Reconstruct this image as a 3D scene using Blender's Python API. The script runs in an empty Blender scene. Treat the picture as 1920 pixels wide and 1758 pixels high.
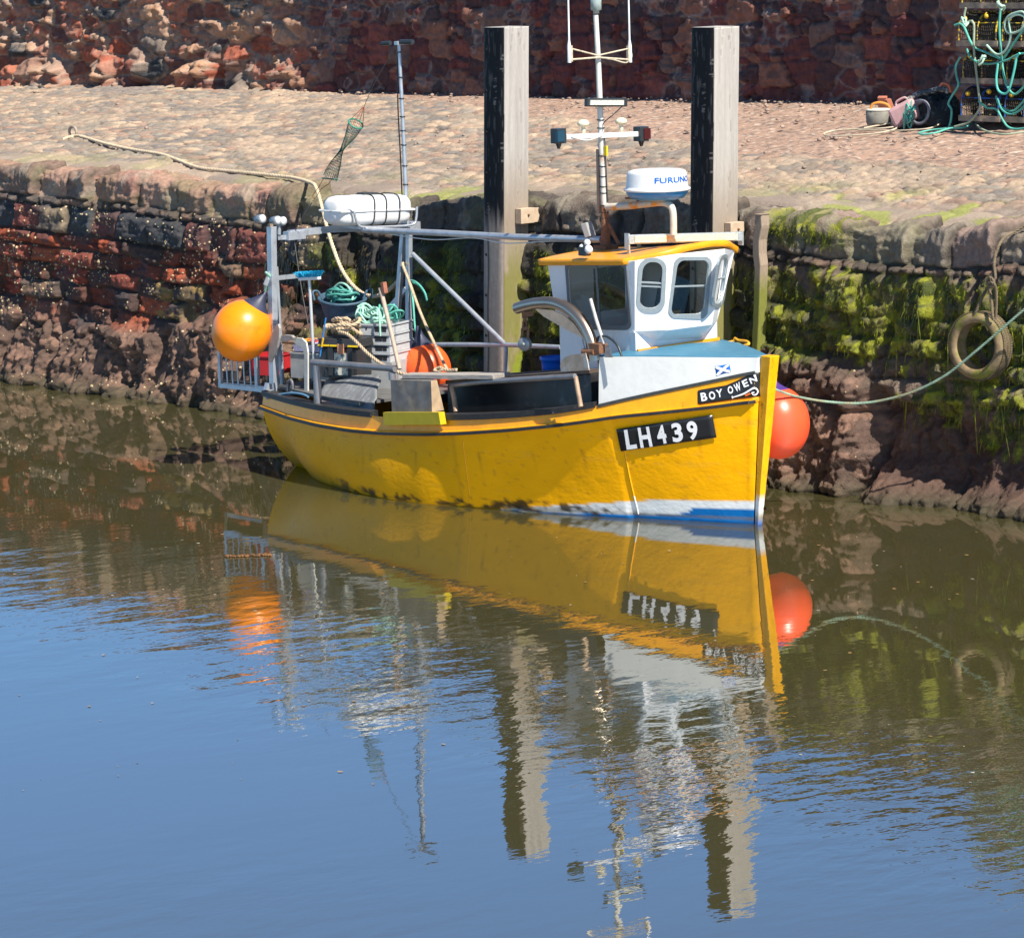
import bpy, bmesh, math, random
import numpy as np
from mathutils import Vector, Matrix
from mathutils.bvhtree import BVHTree
random.seed(7); RNG = np.random.default_rng(11)
SC = bpy.context.scene
COL = SC.collection
V = Vector
# ------------------------------------------------------------------ camera (local frame: X along the quay towards the bow, Y towards the quay, Z up)
FPX = 7200.0
CAM = V((26.6481, -26.3392, 6.2))
CF = V((-0.7464197, 0.6488528, -0.1478094)); CR = V((0.6587543, 0.7519125, -0.0258894)); CU = V((-0.0943413, 0.1166945, 0.9886770))
CF.normalize(); CR = (CR - CF*CR.dot(CF)).normalized(); CU = CR.cross(CF)
def ray(u, v): return CF + CR*((u-960)/FPX) - CU*((v-879)/FPX)
def oax(ax, val, u, v):
    d = ray(u, v); return CAM + d*((val-CAM[ax])/d[ax])
def ox(u, v, X): return oax(0, X, u, v)
def oy(u, v, Y): return oax(1, Y, u, v)
def oz(u, v, Z): return oax(2, Z, u, v)
def onp(u, v, p, n):
    d = ray(u, v); return CAM + d*((V(p)-CAM).dot(V(n))/d.dot(V(n)))
def pr(p):
    q = V(p)-CAM; d = q.dot(CF); return 960+FPX*q.dot(CR)/d, 879-FPX*q.dot(CU)/d
cd = bpy.data.cameras.new("camera"); co = bpy.data.objects.new("camera", cd); COL.objects.link(co)
m = Matrix((CR, CU, -CF)).transposed().to_4x4(); m.translation = CAM; co.matrix_world = m
cd.sensor_width = 36; cd.lens = 36*FPX/1920; cd.clip_start = 0.5; cd.clip_end = 3000
SC.camera = co
# ------------------------------------------------------------------ light
EL = math.radians(50); SUN = V((math.cos(EL)*0.993, -math.cos(EL)*0.085, math.sin(EL)))
sl = bpy.data.lights.new("sun", 'SUN'); so = bpy.data.objects.new("sun", sl); COL.objects.link(so)
sl.energy = 5.0; sl.angle = math.radians(0.5); sl.color = (1.0, 0.93, 0.81)
so.rotation_euler = SUN.to_track_quat('Z', 'Y').to_euler(); so.location = SUN*60
w = bpy.data.worlds.new("World"); SC.world = w; w.use_nodes = True
nt = w.node_tree; sk = nt.nodes.new('ShaderNodeTexSky'); sk.sky_type = 'NISHITA'; sk.sun_disc = False
sk.sun_elevation = EL; sk.sun_rotation = math.atan2(SUN.x, SUN.y)
sk.air_density = 1.0; sk.dust_density = 0.2; sk.ozone_density = 5.0
bg = nt.nodes['Background']; tint = nt.nodes.new('ShaderNodeVectorMath'); tint.operation = 'MULTIPLY'; 
gm_ = nt.nodes.new('ShaderNodeNewGeometry'); sp_ = nt.nodes.new('ShaderNodeSeparateXYZ'); nt.links.new(gm_.outputs['Incoming'], sp_.inputs[0])
mr_ = nt.nodes.new('ShaderNodeMapRange'); mr_.interpolation_type = 'SMOOTHSTEP'; mr_.inputs[1].default_value = -0.24; mr_.inputs[2].default_value = -0.40; nt.links.new(sp_.outputs[2], mr_.inputs[0])
mc_ = nt.nodes.new('ShaderNodeMix'); mc_.data_type = 'RGBA'; mc_.inputs[6].default_value = (1.12, 1.72, 2.22, 1); mc_.inputs[7].default_value = (0.92, 1.0, 1.0, 1); nt.links.new(mr_.outputs[0], mc_.inputs[0]); nt.links.new(mc_.outputs[2], tint.inputs[1])
nt.links.new(sk.outputs[0], tint.inputs[0]); nt.links.new(tint.outputs[0], bg.inputs[0]); bg.inputs[1].default_value = 0.055
SC.view_settings.view_transform = 'Standard'; SC.view_settings.look = 'None'; SC.view_settings.exposure = 0.80; SC.view_settings.gamma = 1
SC.render.engine = 'CYCLES'
# ------------------------------------------------------------------ numpy noise
def h2(ix, iy, s):
    n = (ix.astype(np.int64)*374761393 + iy.astype(np.int64)*668265263 + s*974634777) & 0xffffffff
    n = ((n ^ (n >> 13))*1274126177) & 0xffffffff
    n = ((n ^ (n >> 16))*2246822519) & 0xffffffff
    return ((n ^ (n >> 15)) & 0xffffff)/float(0xffffff)
def vn(x, y, s=0):
    ix = np.floor(x); iy = np.floor(y); fx = x-ix; fy = y-iy
    fx = fx*fx*(3-2*fx); fy = fy*fy*(3-2*fy)
    a = h2(ix, iy, s); b = h2(ix+1, iy, s); c = h2(ix, iy+1, s); d = h2(ix+1, iy+1, s)
    return (a+(b-a)*fx)*(1-fy)+(c+(d-c)*fx)*fy
def fbm(x, y, s=0, o=4, g=0.5):
    t = 0; a = 1; n = 0
    for i in range(o):
        t = t+a*vn(x*2**i+17.3*i, y*2**i+9.1*i, s+i); n += a; a *= g
    return t/n
def rdg(x, y, s=0, o=4):
    t = 0; a = 1; n = 0
    for i in range(o):
        t = t+a*(1-abs(2*vn(x*2**i+13.7*i, y*2**i+5.3*i, s+i)-1)); n += a; a *= 0.55
    return t/n
def worley(x, y, s=0, p=2.0):
    ix = np.floor(x); iy = np.floor(y)
    f1 = np.full(x.shape, 9.0); f2 = np.full(x.shape, 9.0); idd = np.zeros(x.shape)
    for dx in (-1, 0, 1):
        for dy in (-1, 0, 1):
            cx = ix+dx; cy = iy+dy
            ax_ = np.abs(cx+0.15+0.7*h2(cx, cy, s)-x); ay_ = np.abs(cy+0.15+0.7*h2(cx, cy, s+5)-y); d = np.hypot(ax_, ay_) if p == 2.0 else (ax_**p+ay_**p)**(1/p)
            r = h2(cx, cy, s+9); lt = d < f1
            f2 = np.where(lt, f1, np.minimum(f2, d)); idd = np.where(lt, r, idd); f1 = np.where(lt, d, f1)
    return f1, f2, idd
def sst(a, b, x):
    t = np.clip((x-a)/(b-a), 0, 1); return t*t*(3-2*t)
def mixc(c, d, m): return c*(1-m[..., None])+np.asarray(d, float)*m[..., None]
def pal(idd, cols):
    cols = np.array(cols, float); k = np.clip((idd*len(cols)).astype(int), 0, len(cols)-1); return cols[k]
# ------------------------------------------------------------------ materials
def mat(name, col, rough=0.6, metal=0.0, var=0.0, vs=6.0, bump=0.0, bs=30.0, attr=False, col2=None, c2s=3.0, c2t=(0.5, 0.6), spec=0.5, stretch=(1, 1, 1), sss=0.0, coat=0.0):
    m = bpy.data.materials.new(name); m.use_nodes = True; nt = m.node_tree; N = nt.nodes; L = nt.links
    b = N['Principled BSDF']; b.inputs['Roughness'].default_value = rough; b.inputs['Metallic'].default_value = metal
    b.inputs['Specular IOR Level'].default_value = spec; b.inputs['Coat Weight'].default_value = coat
    if sss: b.inputs['Subsurface Weight'].default_value = sss; b.inputs['Subsurface Radius'].default_value = (0.1, 0.04, 0.01)
    tc = N.new('ShaderNodeTexCoord'); mp = N.new('ShaderNodeMapping'); L.new(tc.outputs['Object'], mp.inputs[0]); mp.inputs['Scale'].default_value = stretch
    if attr:
        a = N.new('ShaderNodeAttribute'); a.attribute_name = 'Col'; out = a.outputs['Color']
    else:
        r = N.new('ShaderNodeRGB'); r.outputs[0].default_value = (*col, 1); out = r.outputs[0]
    if col2 is not None:
        n = N.new('ShaderNodeTexNoise'); n.inputs['Scale'].default_value = c2s; n.inputs['Detail'].default_value = 6; n.inputs['Roughness'].default_value = 0.65; L.new(mp.outputs[0], n.inputs[0])
        rp = N.new('ShaderNodeMapRange'); rp.inputs[1].default_value = c2t[0]; rp.inputs[2].default_value = c2t[1]; L.new(n.outputs[0], rp.inputs[0])
        mx = N.new('ShaderNodeMix'); mx.data_type = 'RGBA'; L.new(rp.outputs[0], mx.inputs[0]); L.new(out, mx.inputs[6]); mx.inputs[7].default_value = (*col2, 1); out = mx.outputs[2]
    if var:
        n = N.new('ShaderNodeTexNoise'); n.inputs['Scale'].default_value = vs; n.inputs['Detail'].default_value = 5; L.new(mp.outputs[0], n.inputs[0])
        rp = N.new('ShaderNodeMapRange'); rp.inputs[1].default_value = 0.3; rp.inputs[2].default_value = 0.7; rp.inputs[3].default_value = 1-var; rp.inputs[4].default_value = 1+var*0.6; L.new(n.outputs[0], rp.inputs[0])
        mx = N.new('ShaderNodeVectorMath'); mx.operation = 'SCALE'; L.new(out, mx.inputs[0]); L.new(rp.outputs[0], mx.inputs[3]); out = mx.outputs[0]
    L.new(out, b.inputs['Base Color'])
    if bump:
        n = N.new('ShaderNodeTexNoise'); n.inputs['Scale'].default_value = bs; n.inputs['Detail'].default_value = 4; L.new(mp.outputs[0], n.inputs[0])
        bp = N.new('ShaderNodeBump'); bp.inputs['Strength'].default_value = 1.0; bp.inputs['Distance'].default_value = bump; L.new(n.outputs[0], bp.inputs['Height']); L.new(bp.outputs[0], b.inputs['Normal'])
    return m
MT = {}
def M(k, *a, **kw):
    if k not in MT: MT[k] = mat(k, *a, **kw)
    return MT[k]
# ------------------------------------------------------------------ object helpers
def tag(o, label=None, cat=None, group=None, kind=None):
    if label: o['label'] = label
    if cat: o['category'] = cat
    if group: o['group'] = group
    if kind: o['kind'] = kind
    return o
def empty(name, loc, label, cat, group=None):
    o = bpy.data.objects.new(name, None); COL.objects.link(o); o.location = loc; o.empty_display_size = 0.2
    return tag(o, label, cat, group)
def link(name, me, parent=None):
    o = bpy.data.objects.new(name, me); COL.objects.link(o)
    if parent is not None:
        o.parent = parent; w_ = parent; off = V((0, 0, 0))
        while w_ is not None: off += w_.location; w_ = w_.parent
        me.transform(Matrix.Translation(-off))
    return o
def pivot(o):
    """move a top-level mesh's origin to the bottom centre of its geometry"""
    me = o.data; n = len(me.vertices); a = np.empty(n*3); me.vertices.foreach_get('co', a); a = a.reshape(-1, 3)
    p = V(((a[:, 0].min()+a[:, 0].max())/2, (a[:, 1].min()+a[:, 1].max())/2, a[:, 2].min()))
    me.transform(Matrix.Translation(-p)); o.location = p; return o
def grid_obj(name, P, C, material, parent=None, flip=False):
    n, mm = P.shape[:2]
    me = bpy.data.meshes.new(name); me.vertices.add(n*mm); me.vertices.foreach_set('co', P.reshape(-1).astype(np.float32))
    i = np.arange((n-1)*(mm-1)); r = i//(mm-1); c = i % (mm-1); a = r*mm+c
    q = np.stack([a, a+mm, a+mm+1, a+1] if not flip else [a, a+1, a+mm+1, a+mm], 1).astype(np.int32)
    me.loops.add(q.size); me.loops.foreach_set('vertex_index', q.reshape(-1))
    me.polygons.add(len(q)); me.polygons.foreach_set('loop_start', np.arange(0, q.size, 4, dtype=np.int32)); me.polygons.foreach_set('loop_total', np.full(len(q), 4, dtype=np.int32))
    me.polygons.foreach_set('use_smooth', np.ones(len(q), dtype=bool))
    me.update(); me.validate()
    if C is not None:
        at = me.color_attributes.new('Col', 'FLOAT_COLOR', 'POINT'); cc = np.ones((n*mm, 4), np.float32); cc[:, :3] = np.clip(C.reshape(-1, 3), 0, 1); at.data.foreach_set('color', cc.reshape(-1))
    me.materials.append(material); return link(name, me, parent)
class MB:
    def __init__(s): s.v = []; s.f = []; s.m = []; s.cur = 0; s.sm = []
    def add(s, vs, fs, smooth=True):
        o = len(s.v); s.v += [tuple(p) for p in vs]; s.f += [tuple(i+o for i in f) for f in fs]; s.m += [s.cur]*len(fs); s.sm += [smooth]*len(fs); return s
    def box(s, c, h, ax=None, taper=1.0):
        """c centre, h half sizes, ax 3 axes"""
        c = V(c); a = ax or (V((1, 0, 0)), V((0, 1, 0)), V((0, 0, 1)))
        P = []
        for z in (-1, 1):
            t = taper if z > 0 else 1
            for x, y in ((-1, -1), (1, -1), (1, 1), (-1, 1)): P.append(c+a[0]*(x*h[0]*t)+a[1]*(y*h[1]*t)+a[2]*(z*h[2]))
        return s.add(P, [(3, 2, 1, 0), (4, 5, 6, 7), (0, 1, 5, 4), (1, 2, 6, 5), (2, 3, 7, 6), (3, 0, 4, 7)], False)
    def bar(s, a, b, w, h=None, up=V((0, 0, 1))):
        a = V(a); b = V(b); h = h or w; d = (b-a); L_ = d.length; d.normalize(); u = V(up)
        if abs(d.dot(u)) > 0.98: u = V((1, 0, 0))
        x = d.cross(u).normalized(); y = x.cross(d)
        return s.box((a+b)/2, (w/2, h/2, L_/2), (x, y, d))
    def tube(s, pts, r, n=10, caps=True, smooth=True):
        pts = [V(p) for p in pts]; k = len(pts); rr = r if isinstance(r, (list, tuple)) else [r]*k
        t0 = (pts[1]-pts[0]).normalized(); x = t0.cross(V((0, 0, 1)))
        if x.length < 0.05: x = t0.cross(V((1, 0, 0)))
        x.normalize(); P = []
        for i, p in enumerate(pts):
            t = (pts[min(i+1, k-1)]-pts[max(i-1, 0)]).normalized(); x = (x-t*x.dot(t)).normalized(); y = t.cross(x)
            for j in range(n):
                a = 2*math.pi*j/n; P.append(p+(x*math.cos(a)+y*math.sin(a))*rr[i])
        F = [(i*n+j, i*n+(j+1) % n, (i+1)*n+(j+1) % n, (i+1)*n+j) for i in range(k-1) for j in range(n)]
        s.add(P, F, smooth)
        if caps:
            s.add(P[:n], [tuple(range(n-1, -1, -1))], False); s.add(P[-n:], [tuple(range(n))], False)
        return s
    def lathe(s, c, prof, n=24, axis=V((0, 0, 1)), smooth=True):
        """prof: list of (r, h)"""
        c = V(c); ax = V(axis).normalized(); x = ax.cross(V((0, 0, 1)))
        if x.length < 0.05: x = V((1, 0, 0))
        x.normalize(); y = ax.cross(x); P = []
        for r, h in prof:
            for j in range(n):
                a = 2*math.pi*j/n; P.append(c+ax*h+(x*math.cos(a)+y*math.sin(a))*max(r, 1e-4))
        F = [(i*n+j, i*n+(j+1) % n, (i+1)*n+(j+1) % n, (i+1)*n+j) for i in range(len(prof)-1) for j in range(n)]
        return s.add(P, F, smooth)
    def prism(s, poly, ext, smooth=False):
        poly = [V(p) for p in poly]; e = V(ext); n = len(poly)
        P = poly+[p+e for p in poly]
        return s.add(P, [tuple(range(n-1, -1, -1)), tuple(range(n, 2*n))]+[(i, (i+1) % n, n+(i+1) % n, n+i) for i in range(n)], smooth)
    def ball(s, c, r, n=12, sc=(1, 1, 1)):
        c = V(c); P = []; m_ = n//2
        for i in range(m_+1):
            t = math.pi*i/m_
            for j in range(n):
                a = 2*math.pi*j/n; P.append(c+V((math.sin(t)*math.cos(a)*r*sc[0], math.sin(t)*math.sin(a)*r*sc[1], math.cos(t)*r*sc[2])))
        return s.add(P, [(i*n+j, (i+1)*n+j, (i+1)*n+(j+1) % n, i*n+(j+1) % n) for i in range(m_) for j in range(n)])
    def rope(s, pts, r, lay=None, strands=3, n=6, closed=False):
        """laid rope: helical strands round a smooth path"""
        P = smooth_path(pts, max(0.010, r*0.9) if lay is None else lay)
        L_ = 0; prev = P[0]; pitch = r*7
        t0 = (P[1]-P[0]).normalized(); x = t0.cross(V((0, 0, 1)))
        if x.length < 0.05: x = t0.cross(V((1, 0, 0)))
        x.normalize(); A = [[] for _ in range(strands)]
        for i, p in enumerate(P):
            t = (P[min(i+1, len(P)-1)]-P[max(i-1, 0)])
            if t.length < 1e-9: continue
            t.normalize(); x = (x-t*x.dot(t)).normalized(); y = t.cross(x); L_ += (p-prev).length; prev = p
            for k in range(strands):
                a = 2*math.pi*(k/strands+L_/pitch); A[k].append(p+(x*math.cos(a)+y*math.sin(a))*r*0.48)
        for k in range(strands): s.tube(A[k], r*0.56, n)
        return s
    def build(s, name, mats, parent=None, bevel=0.0, subd=0, solid=0.0):
        me = bpy.data.meshes.new(name); me.from_pydata(s.v, [], s.f)
        for mm in (mats if isinstance(mats, (list, tuple)) else [mats]): me.materials.append(mm)
        for p, k, q in zip(me.polygons, s.m, s.sm): p.material_index = k; p.use_smooth = q
        me.update(); o = link(name, me, parent)
        if solid:
            md = o.modifiers.new('solid', 'SOLIDIFY'); md.thickness = solid; md.offset = 0
        if bevel:
            md = o.modifiers.new('bev', 'BEVEL'); md.width = bevel; md.segments = 2; md.limit_method = 'ANGLE'
        if subd:
            md = o.modifiers.new('sub', 'SUBSURF'); md.levels = subd; md.render_levels = subd
        return o
def smooth_path(pts, step=0.03):
    pts = [V(p) for p in pts]
    if len(pts) == 2:
        n = max(2, int((pts[1]-pts[0]).length/step)); return [pts[0].lerp(pts[1], i/n) for i in range(n+1)]
    Q = [pts[0]*2-pts[1]]+pts+[pts[-1]*2-pts[-2]]; out = []
    for i in range(1, len(Q)-2):
        a, b, c, d = Q[i-1], Q[i], Q[i+1], Q[i+2]; n = max(1, int((c-b).length/step))
        for k in range(n):
            t = k/n; out.append(0.5*((2*b)+(c-a)*t+(2*a-5*b+4*c-d)*t*t+(3*b-a-3*c+d)*t**3))
    out.append(pts[-1]); return out
def lerp1(x, xs, ys): return float(np.interp(x, xs, ys))
# ------------------------------------------------------------------ WATER
def water_mat():
    m = bpy.data.materials.new('harbour_water'); m.use_nodes = True; nt = m.node_tree; N = nt.nodes; L = nt.links
    b = N['Principled BSDF']; b.inputs['Base Color'].default_value = (0.050, 0.045, 0.018, 1); b.inputs['Roughness'].default_value = 0.015; b.inputs['IOR'].default_value = 2.4
    b.inputs['Specular IOR Level'].default_value = 0.75
    g = N.new('ShaderNodeNewGeometry')
    def noise(scale, stretch, det=2, rot=0):
        mp = N.new('ShaderNodeMapping'); mp.inputs['Scale'].default_value = stretch; mp.inputs['Rotation'].default_value = (0, 0, rot); L.new(g.outputs['Position'], mp.inputs[0])
        n = N.new('ShaderNodeTexNoise'); n.inputs['Scale'].default_value = scale; n.inputs['Detail'].default_value = det; L.new(mp.outputs[0], n.inputs[0]); return n.outputs[0]
    big = noise(0.16, (1, 1, 1), 2); rp = N.new('ShaderNodeMapRange'); rp.inputs[1].default_value = 0.42; rp.inputs[2].default_value = 0.62; L.new(big, rp.inputs[0])
    # sheltered water: little ripple within a couple of metres of the hull and the quay
    sx = N.new('ShaderNodeSeparateXYZ'); L.new(g.outputs['Position'], sx.inputs[0])
    cal = N.new('ShaderNodeMapRange'); cal.interpolation_type = 'SMOOTHSTEP'; cal.inputs[1].default_value = -2.6; cal.inputs[2].default_value = -8.5; cal.inputs[3].default_value = 0.05; cal.inputs[4].default_value = 1.0; L.new(sx.outputs[1], cal.inputs[0]); far_ = N.new('ShaderNodeMapRange'); far_.interpolation_type = 'SMOOTHSTEP'; far_.inputs[1].default_value = -7.5; far_.inputs[2].default_value = -10.5; far_.inputs[3].default_value = 1.0; far_.inputs[4].default_value = 0.22; L.new(sx.outputs[1], far_.inputs[0]); cm = N.new('ShaderNodeMath'); cm.operation = 'MULTIPLY'; L.new(cal.outputs[0], cm.inputs[0]); L.new(far_.outputs[0], cm.inputs[1]); cal = cm
    ml = N.new('ShaderNodeMath'); ml.operation = 'MULTIPLY_ADD'; L.new(rp.outputs[0], ml.inputs[0]); ml.inputs[1].default_value = 0.75; ml.inputs[2].default_value = 0.35
    m2 = N.new('ShaderNodeMath'); m2.operation = 'MULTIPLY'; L.new(ml.outputs[0], m2.inputs[0]); L.new(cal.outputs[0], m2.inputs[1])
    a = noise(5.5, (1.0, 0.55, 1), 3, 0.75); c = noise(1.1, (1, 0.5, 1), 2, 0.6)
    ad = N.new('ShaderNodeMath'); ad.operation = 'MULTIPLY_ADD'; L.new(c, ad.inputs[0]); ad.inputs[1].default_value = 3.0; L.new(a, ad.inputs[2])
    bp = N.new('ShaderNodeBump'); bp.inputs['Distance'].default_value = 0.0075; L.new(m2.outputs[0], bp.inputs['Strength']); L.new(ad.outputs[0], bp.inputs['Height']); L.new(bp.outputs[0], b.inputs['Normal'])
    return m
mb = MB(); mb.add([(-600, -600, 0), (600, -600, 0), (600, 2.5, 0), (-600, 2.5, 0)], [(0, 1, 2, 3)], False)
tag(mb.build('water', water_mat()), kind='structure')
# ------------------------------------------------------------------ QUAY WALL (front)
ZTX = [-24, -16.57, -14.95, -13.64, -11.82, -9.79, -8.08, -6.73, -5.8, -3.3, -2.15, -0.83, 0.64, 1.49, 8]
ZTZ = [2.8, 2.80, 2.80, 2.77, 2.70, 2.69, 2.66, 2.78, 2.80, 2.86, 2.80, 2.74, 2.76, 2.82, 2.82]
def ztop(x): return np.interp(x, ZTX, ZTZ)
WY = 2.3
def build_quay_wall():
    xs = np.concatenate([np.arange(-25, -17.6, 0.06), np.arange(-17.6, 2.4, 0.019), np.arange(2.4, 9, 0.06)])
    tf = np.concatenate([np.arange(-0.45, -0.05, 0.05), np.arange(-0.05, 2.62, 0.0165)])     # face heights (of a 2.8 m wall)
    tt = np.arange(0, 1.0001, 0.045)                                    # rounded nose then top
    n = len(xs); X = xs[:, None]; zt = ztop(X)
    Zf = tf[None, :]/2.62*(zt-0.13)+0*X
    Xf = X+0*Zf
    # nose: quarter circle of radius .18 then flat .45 back
    ang = np.minimum(tt*2.2, 1)*math.pi/2; back = np.maximum(tt-1/2.2, 0)/(1-1/2.2)*0.42
    Yn = WY+0.13*(1-np.cos(ang))[None, :]+back[None, :]+0*X; Zn = (zt-0.13)+0.13*np.sin(ang)[None, :]+0*X
    # in the stone-layout plane, w = distance down from the top of the wall
    Wf = zt-Zf; Wn = (0.13-0.20*np.minimum(tt*2.2, 1)-back/0.42*0.42)[None, :]+0*X
    Xa = np.concatenate([Xf, X+0*Yn], 1); Wa = np.concatenate([Wf, Wn], 1)
    Y0 = np.concatenate([WY-0.16*(1-Zf/2.7), Yn], 1); Z0 = np.concatenate([Zf, Zn], 1)
    nY = np.concatenate([-1+0*Zf, -np.cos(ang)[None, :]+0*X], 1); nZ = np.concatenate([0*Zf, np.sin(ang)[None, :]+0*X], 1)
    # warp
    wx = Xa+0.11*(fbm(Xa*1.6, Wa*1.6, 3)-0.5)+0.05*(fbm(Xa*6, Wa*6, 4, 2)-0.5)
    ww = Wa+0.10*(fbm(Xa*1.1, Wa*0.9, 8)-0.5)+0.045*(fbm(Xa*5, Wa*5, 9, 2)-0.5)
    ww = ww+0.10*(vn(np.floor(Xa/2.3), Wa*0, 12)-0.5)*sst(0.5, 0.9, Wa)
    rows = [0, 0.38, 0.48, 0.86, 1.06, 1.28, 1.50, 1.74, 1.96, 2.25, 2.6, 3.4]
    disp = np.zeros_like(Xa); bid = np.zeros_like(Xa); edge = np.zeros_like(Xa); rowi = np.zeros_like(Xa)
    for k in range(len(rows)-1):
        msk = (ww >= rows[k]) & (ww < rows[k+1]) | ((k == 0) & (ww < 0)) | ((k == len(rows)-2) & (ww >= rows[-1]))
        h = rows[k+1]-rows[k]; rr = np.random.default_rng(50+k); br = [-26.0]
        while br[-1] < 10:
            wd = {0: rr.uniform(0.35, 1.15), 1: rr.uniform(0.12, 0.3), 2: rr.uniform(0.4, 0.8)}.get(k, rr.uniform(0.35, 0.95)); br.append(br[-1]+wd)
        br = np.array(br); j = np.searchsorted(br, wx)-1; j = np.clip(j, 0, len(br)-2)
        dx = np.minimum(wx-br[j], br[j+1]-wx); top = rows[k] if k else -5
        dz = np.minimum(ww-top, rows[k+1]-ww); e = np.minimum(dx, dz)
        b = h2(j, np.full_like(j, k), 77); bid = np.where(msk, b, bid); edge = np.where(msk, e, edge); rowi = np.where(msk, k, rowi)
        b2 = h2(j, np.full_like(j, k), 78); b3 = h2(j, np.full_like(j, k), 79)
        pr_ = 1-np.exp(-(np.maximum(e, 0)/(0.014 if k == 0 else 0.022))**1.3)
        d = pr_*(0.055 if k == 0 else 0.085)-(0.055 if k == 0 else 0)+(b-0.5)*(0.09 if k == 0 else 0.13)*pr_+(b2-0.3)*0.13*((wx-br[j])/(br[j+1]-br[j])-0.5)*pr_*2.0+(b3-0.5)*0.06*(dz/h)*pr_
        if k == 1: d = d-0.03
        disp = np.where(msk, d, disp)
    lam = fbm(Xa*2.5, Wa*22+3*vn(Xa*1.5, Wa*1.5, 30), 21, 4, 0.6)       # bedding laminations
    rg = fbm(Xa*9, Wa*9, 23, 5, 0.62); big = fbm(Xa*1.3, Wa*1.3, 25, 3)
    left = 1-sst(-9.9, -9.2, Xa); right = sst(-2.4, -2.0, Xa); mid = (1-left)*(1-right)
    lamw = np.where(rowi > 2, 1.0, np.where(rowi == 0, 0.15, 0.5))*(0.3+0.7*sst(0.3, 0.7, h2(np.floor(bid*97), np.floor(bid*31), 5)))
    disp = disp+(lam-0.5)*0.11*lamw*(left*1.0+0.6*right+0.5*mid)+(rg-0.5)*(0.075-0.0*(rowi == 0))+(rdg(Xa*3.3, Wa*4.5, 27, 4)-0.6)*0.10+(big-0.5)*0.08
    # rough foundation mass low down, standing proud
    zl = np.interp(Xa, [-25, -17, -13.8, -12.6, -11.3, -9.6, -8.6, -6, -3, -2.2, -1.6, -0.6, -0.2, 0.3, 1.5, 9], [1.1, 1.1, 0.98, 1.0, 1.38, 1.3, 0.55, 0.3, 0.4, 0.9, 1.5, 1.35, 1.15, 1.05, 1.0, 0.9])
    zl = zl+0.22*(fbm(Xa*1.8, Xa*0+2, 41, 3)-0.5)
    fm = sst(0.02, 0.30, zl-Z0)
    f1, f2, fid = worley(Xa*1.15+0.5*fbm(Xa*2, Z0*2, 51, 2), Z0*0.95+0.5*fbm(Xa*2+9, Z0*2, 52, 2), 60)
    g1, g2, gid = worley(Xa*4.2+0.6*vn(Xa*5, Z0*5, 53), Z0*3.6+0.6*vn(Xa*5, Z0*5, 54), 61)
    lump = 0.22*np.exp(-(f1/0.6)**2)+0.09*(1-g1)+0.34*(fbm(Xa*1.7, Z0*1.1, 57, 3)-0.5)+0.20*(rdg(Xa*2.6, Z0*1.9, 55, 4)-0.55)+0.10*(rdg(Xa*8, Z0*8, 58, 3)-0.55)+0.11*(fbm(Xa*17, Z0*17, 56, 4, 0.7)-0.5)
    crev = np.exp(-((f2-f1)/0.07)**2)*0.10
    foot = (0.10+lump-crev)*(1-0.25*sst(0.0, 1.2, Z0))
    foot = foot+0.16*np.exp(-((Z0-0.02)/0.14)**2)*(1-.7*sst(-.6, .2, Xa))*(.4+1.2*fbm(Xa*2.4, Xa*0, 59, 3))
    foot = foot-0.30*sst(-0.45, 0.25, Xa)*sst(0.0, 0.35, Z0)
    disp = disp*(1-fm)+foot*fm
    # buttress-like vertical gullies
    for gx, gw in ((-12.65, 0.16), (-14.9, 0.12), (-10.9, 0.10), (-0.3, 0.18)):
        disp = disp-0.20*np.exp(-((Xa-gx-0.12*(Z0-0.6))/gw)**2)*fm
    disp = disp-mid*0.02*(rowi > 0)+0.055*sst(0.44, 0.62, fbm(Xa*11, Z0*6, 86, 4))*right*(Z0 > 1.0)*(Z0 < 2.35)
    Y = Y0+nY*disp; Z = Z0+nZ*disp*0.85
    P = np.stack([Xa, Y, Z], -1); P[:, -1, 2] -= 0.45; P[:, -1, 1] += 0.02
    # ---- colour of the stone, lower right darkened for its shade
    redp = [(.27, .050, .025), (.17, .040, .022), (.30, .075, .035), (.10, .04, .028), (.22, .055, .035), (.07, .04, .034), (.28, .06, .025), (.18, .11, .07)]
    blkp = [(.05, .058, .065), (.15, .055, .045), (.06, .065, .07), (.20, .06, .045), (.085, .06, .065), (.20, .15, .10), (.04, .045, .05)]
    copp = [(.36, .22, .16), (.30, .19, .13), (.24, .19, .12), (.36, .19, .145), (.29, .21, .15), (.20, .13, .10)]
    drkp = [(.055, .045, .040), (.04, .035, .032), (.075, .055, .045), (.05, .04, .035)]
    brnp = [(.19, .135, .10), (.14, .105, .08), (.19, .12, .09), (.11, .085, .065), (.23, .17, .125)]
    cl = pal(bid, redp); cl = np.where((rowi == 2)[..., None], pal(bid, blkp), cl); cl = np.where((rowi == 1)[..., None], pal(bid, brnp), cl); cl = np.where((rowi == 0)[..., None], pal(bid, copp), cl)
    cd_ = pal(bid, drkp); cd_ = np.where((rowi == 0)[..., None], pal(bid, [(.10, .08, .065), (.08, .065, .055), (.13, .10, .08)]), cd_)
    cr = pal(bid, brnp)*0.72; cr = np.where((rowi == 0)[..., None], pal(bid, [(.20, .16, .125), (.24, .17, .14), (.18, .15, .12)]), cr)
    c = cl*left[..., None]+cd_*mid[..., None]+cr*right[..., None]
    mortar = np.exp(-(np.maximum(edge, 0)/0.016)**2)*(1-fm)
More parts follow.
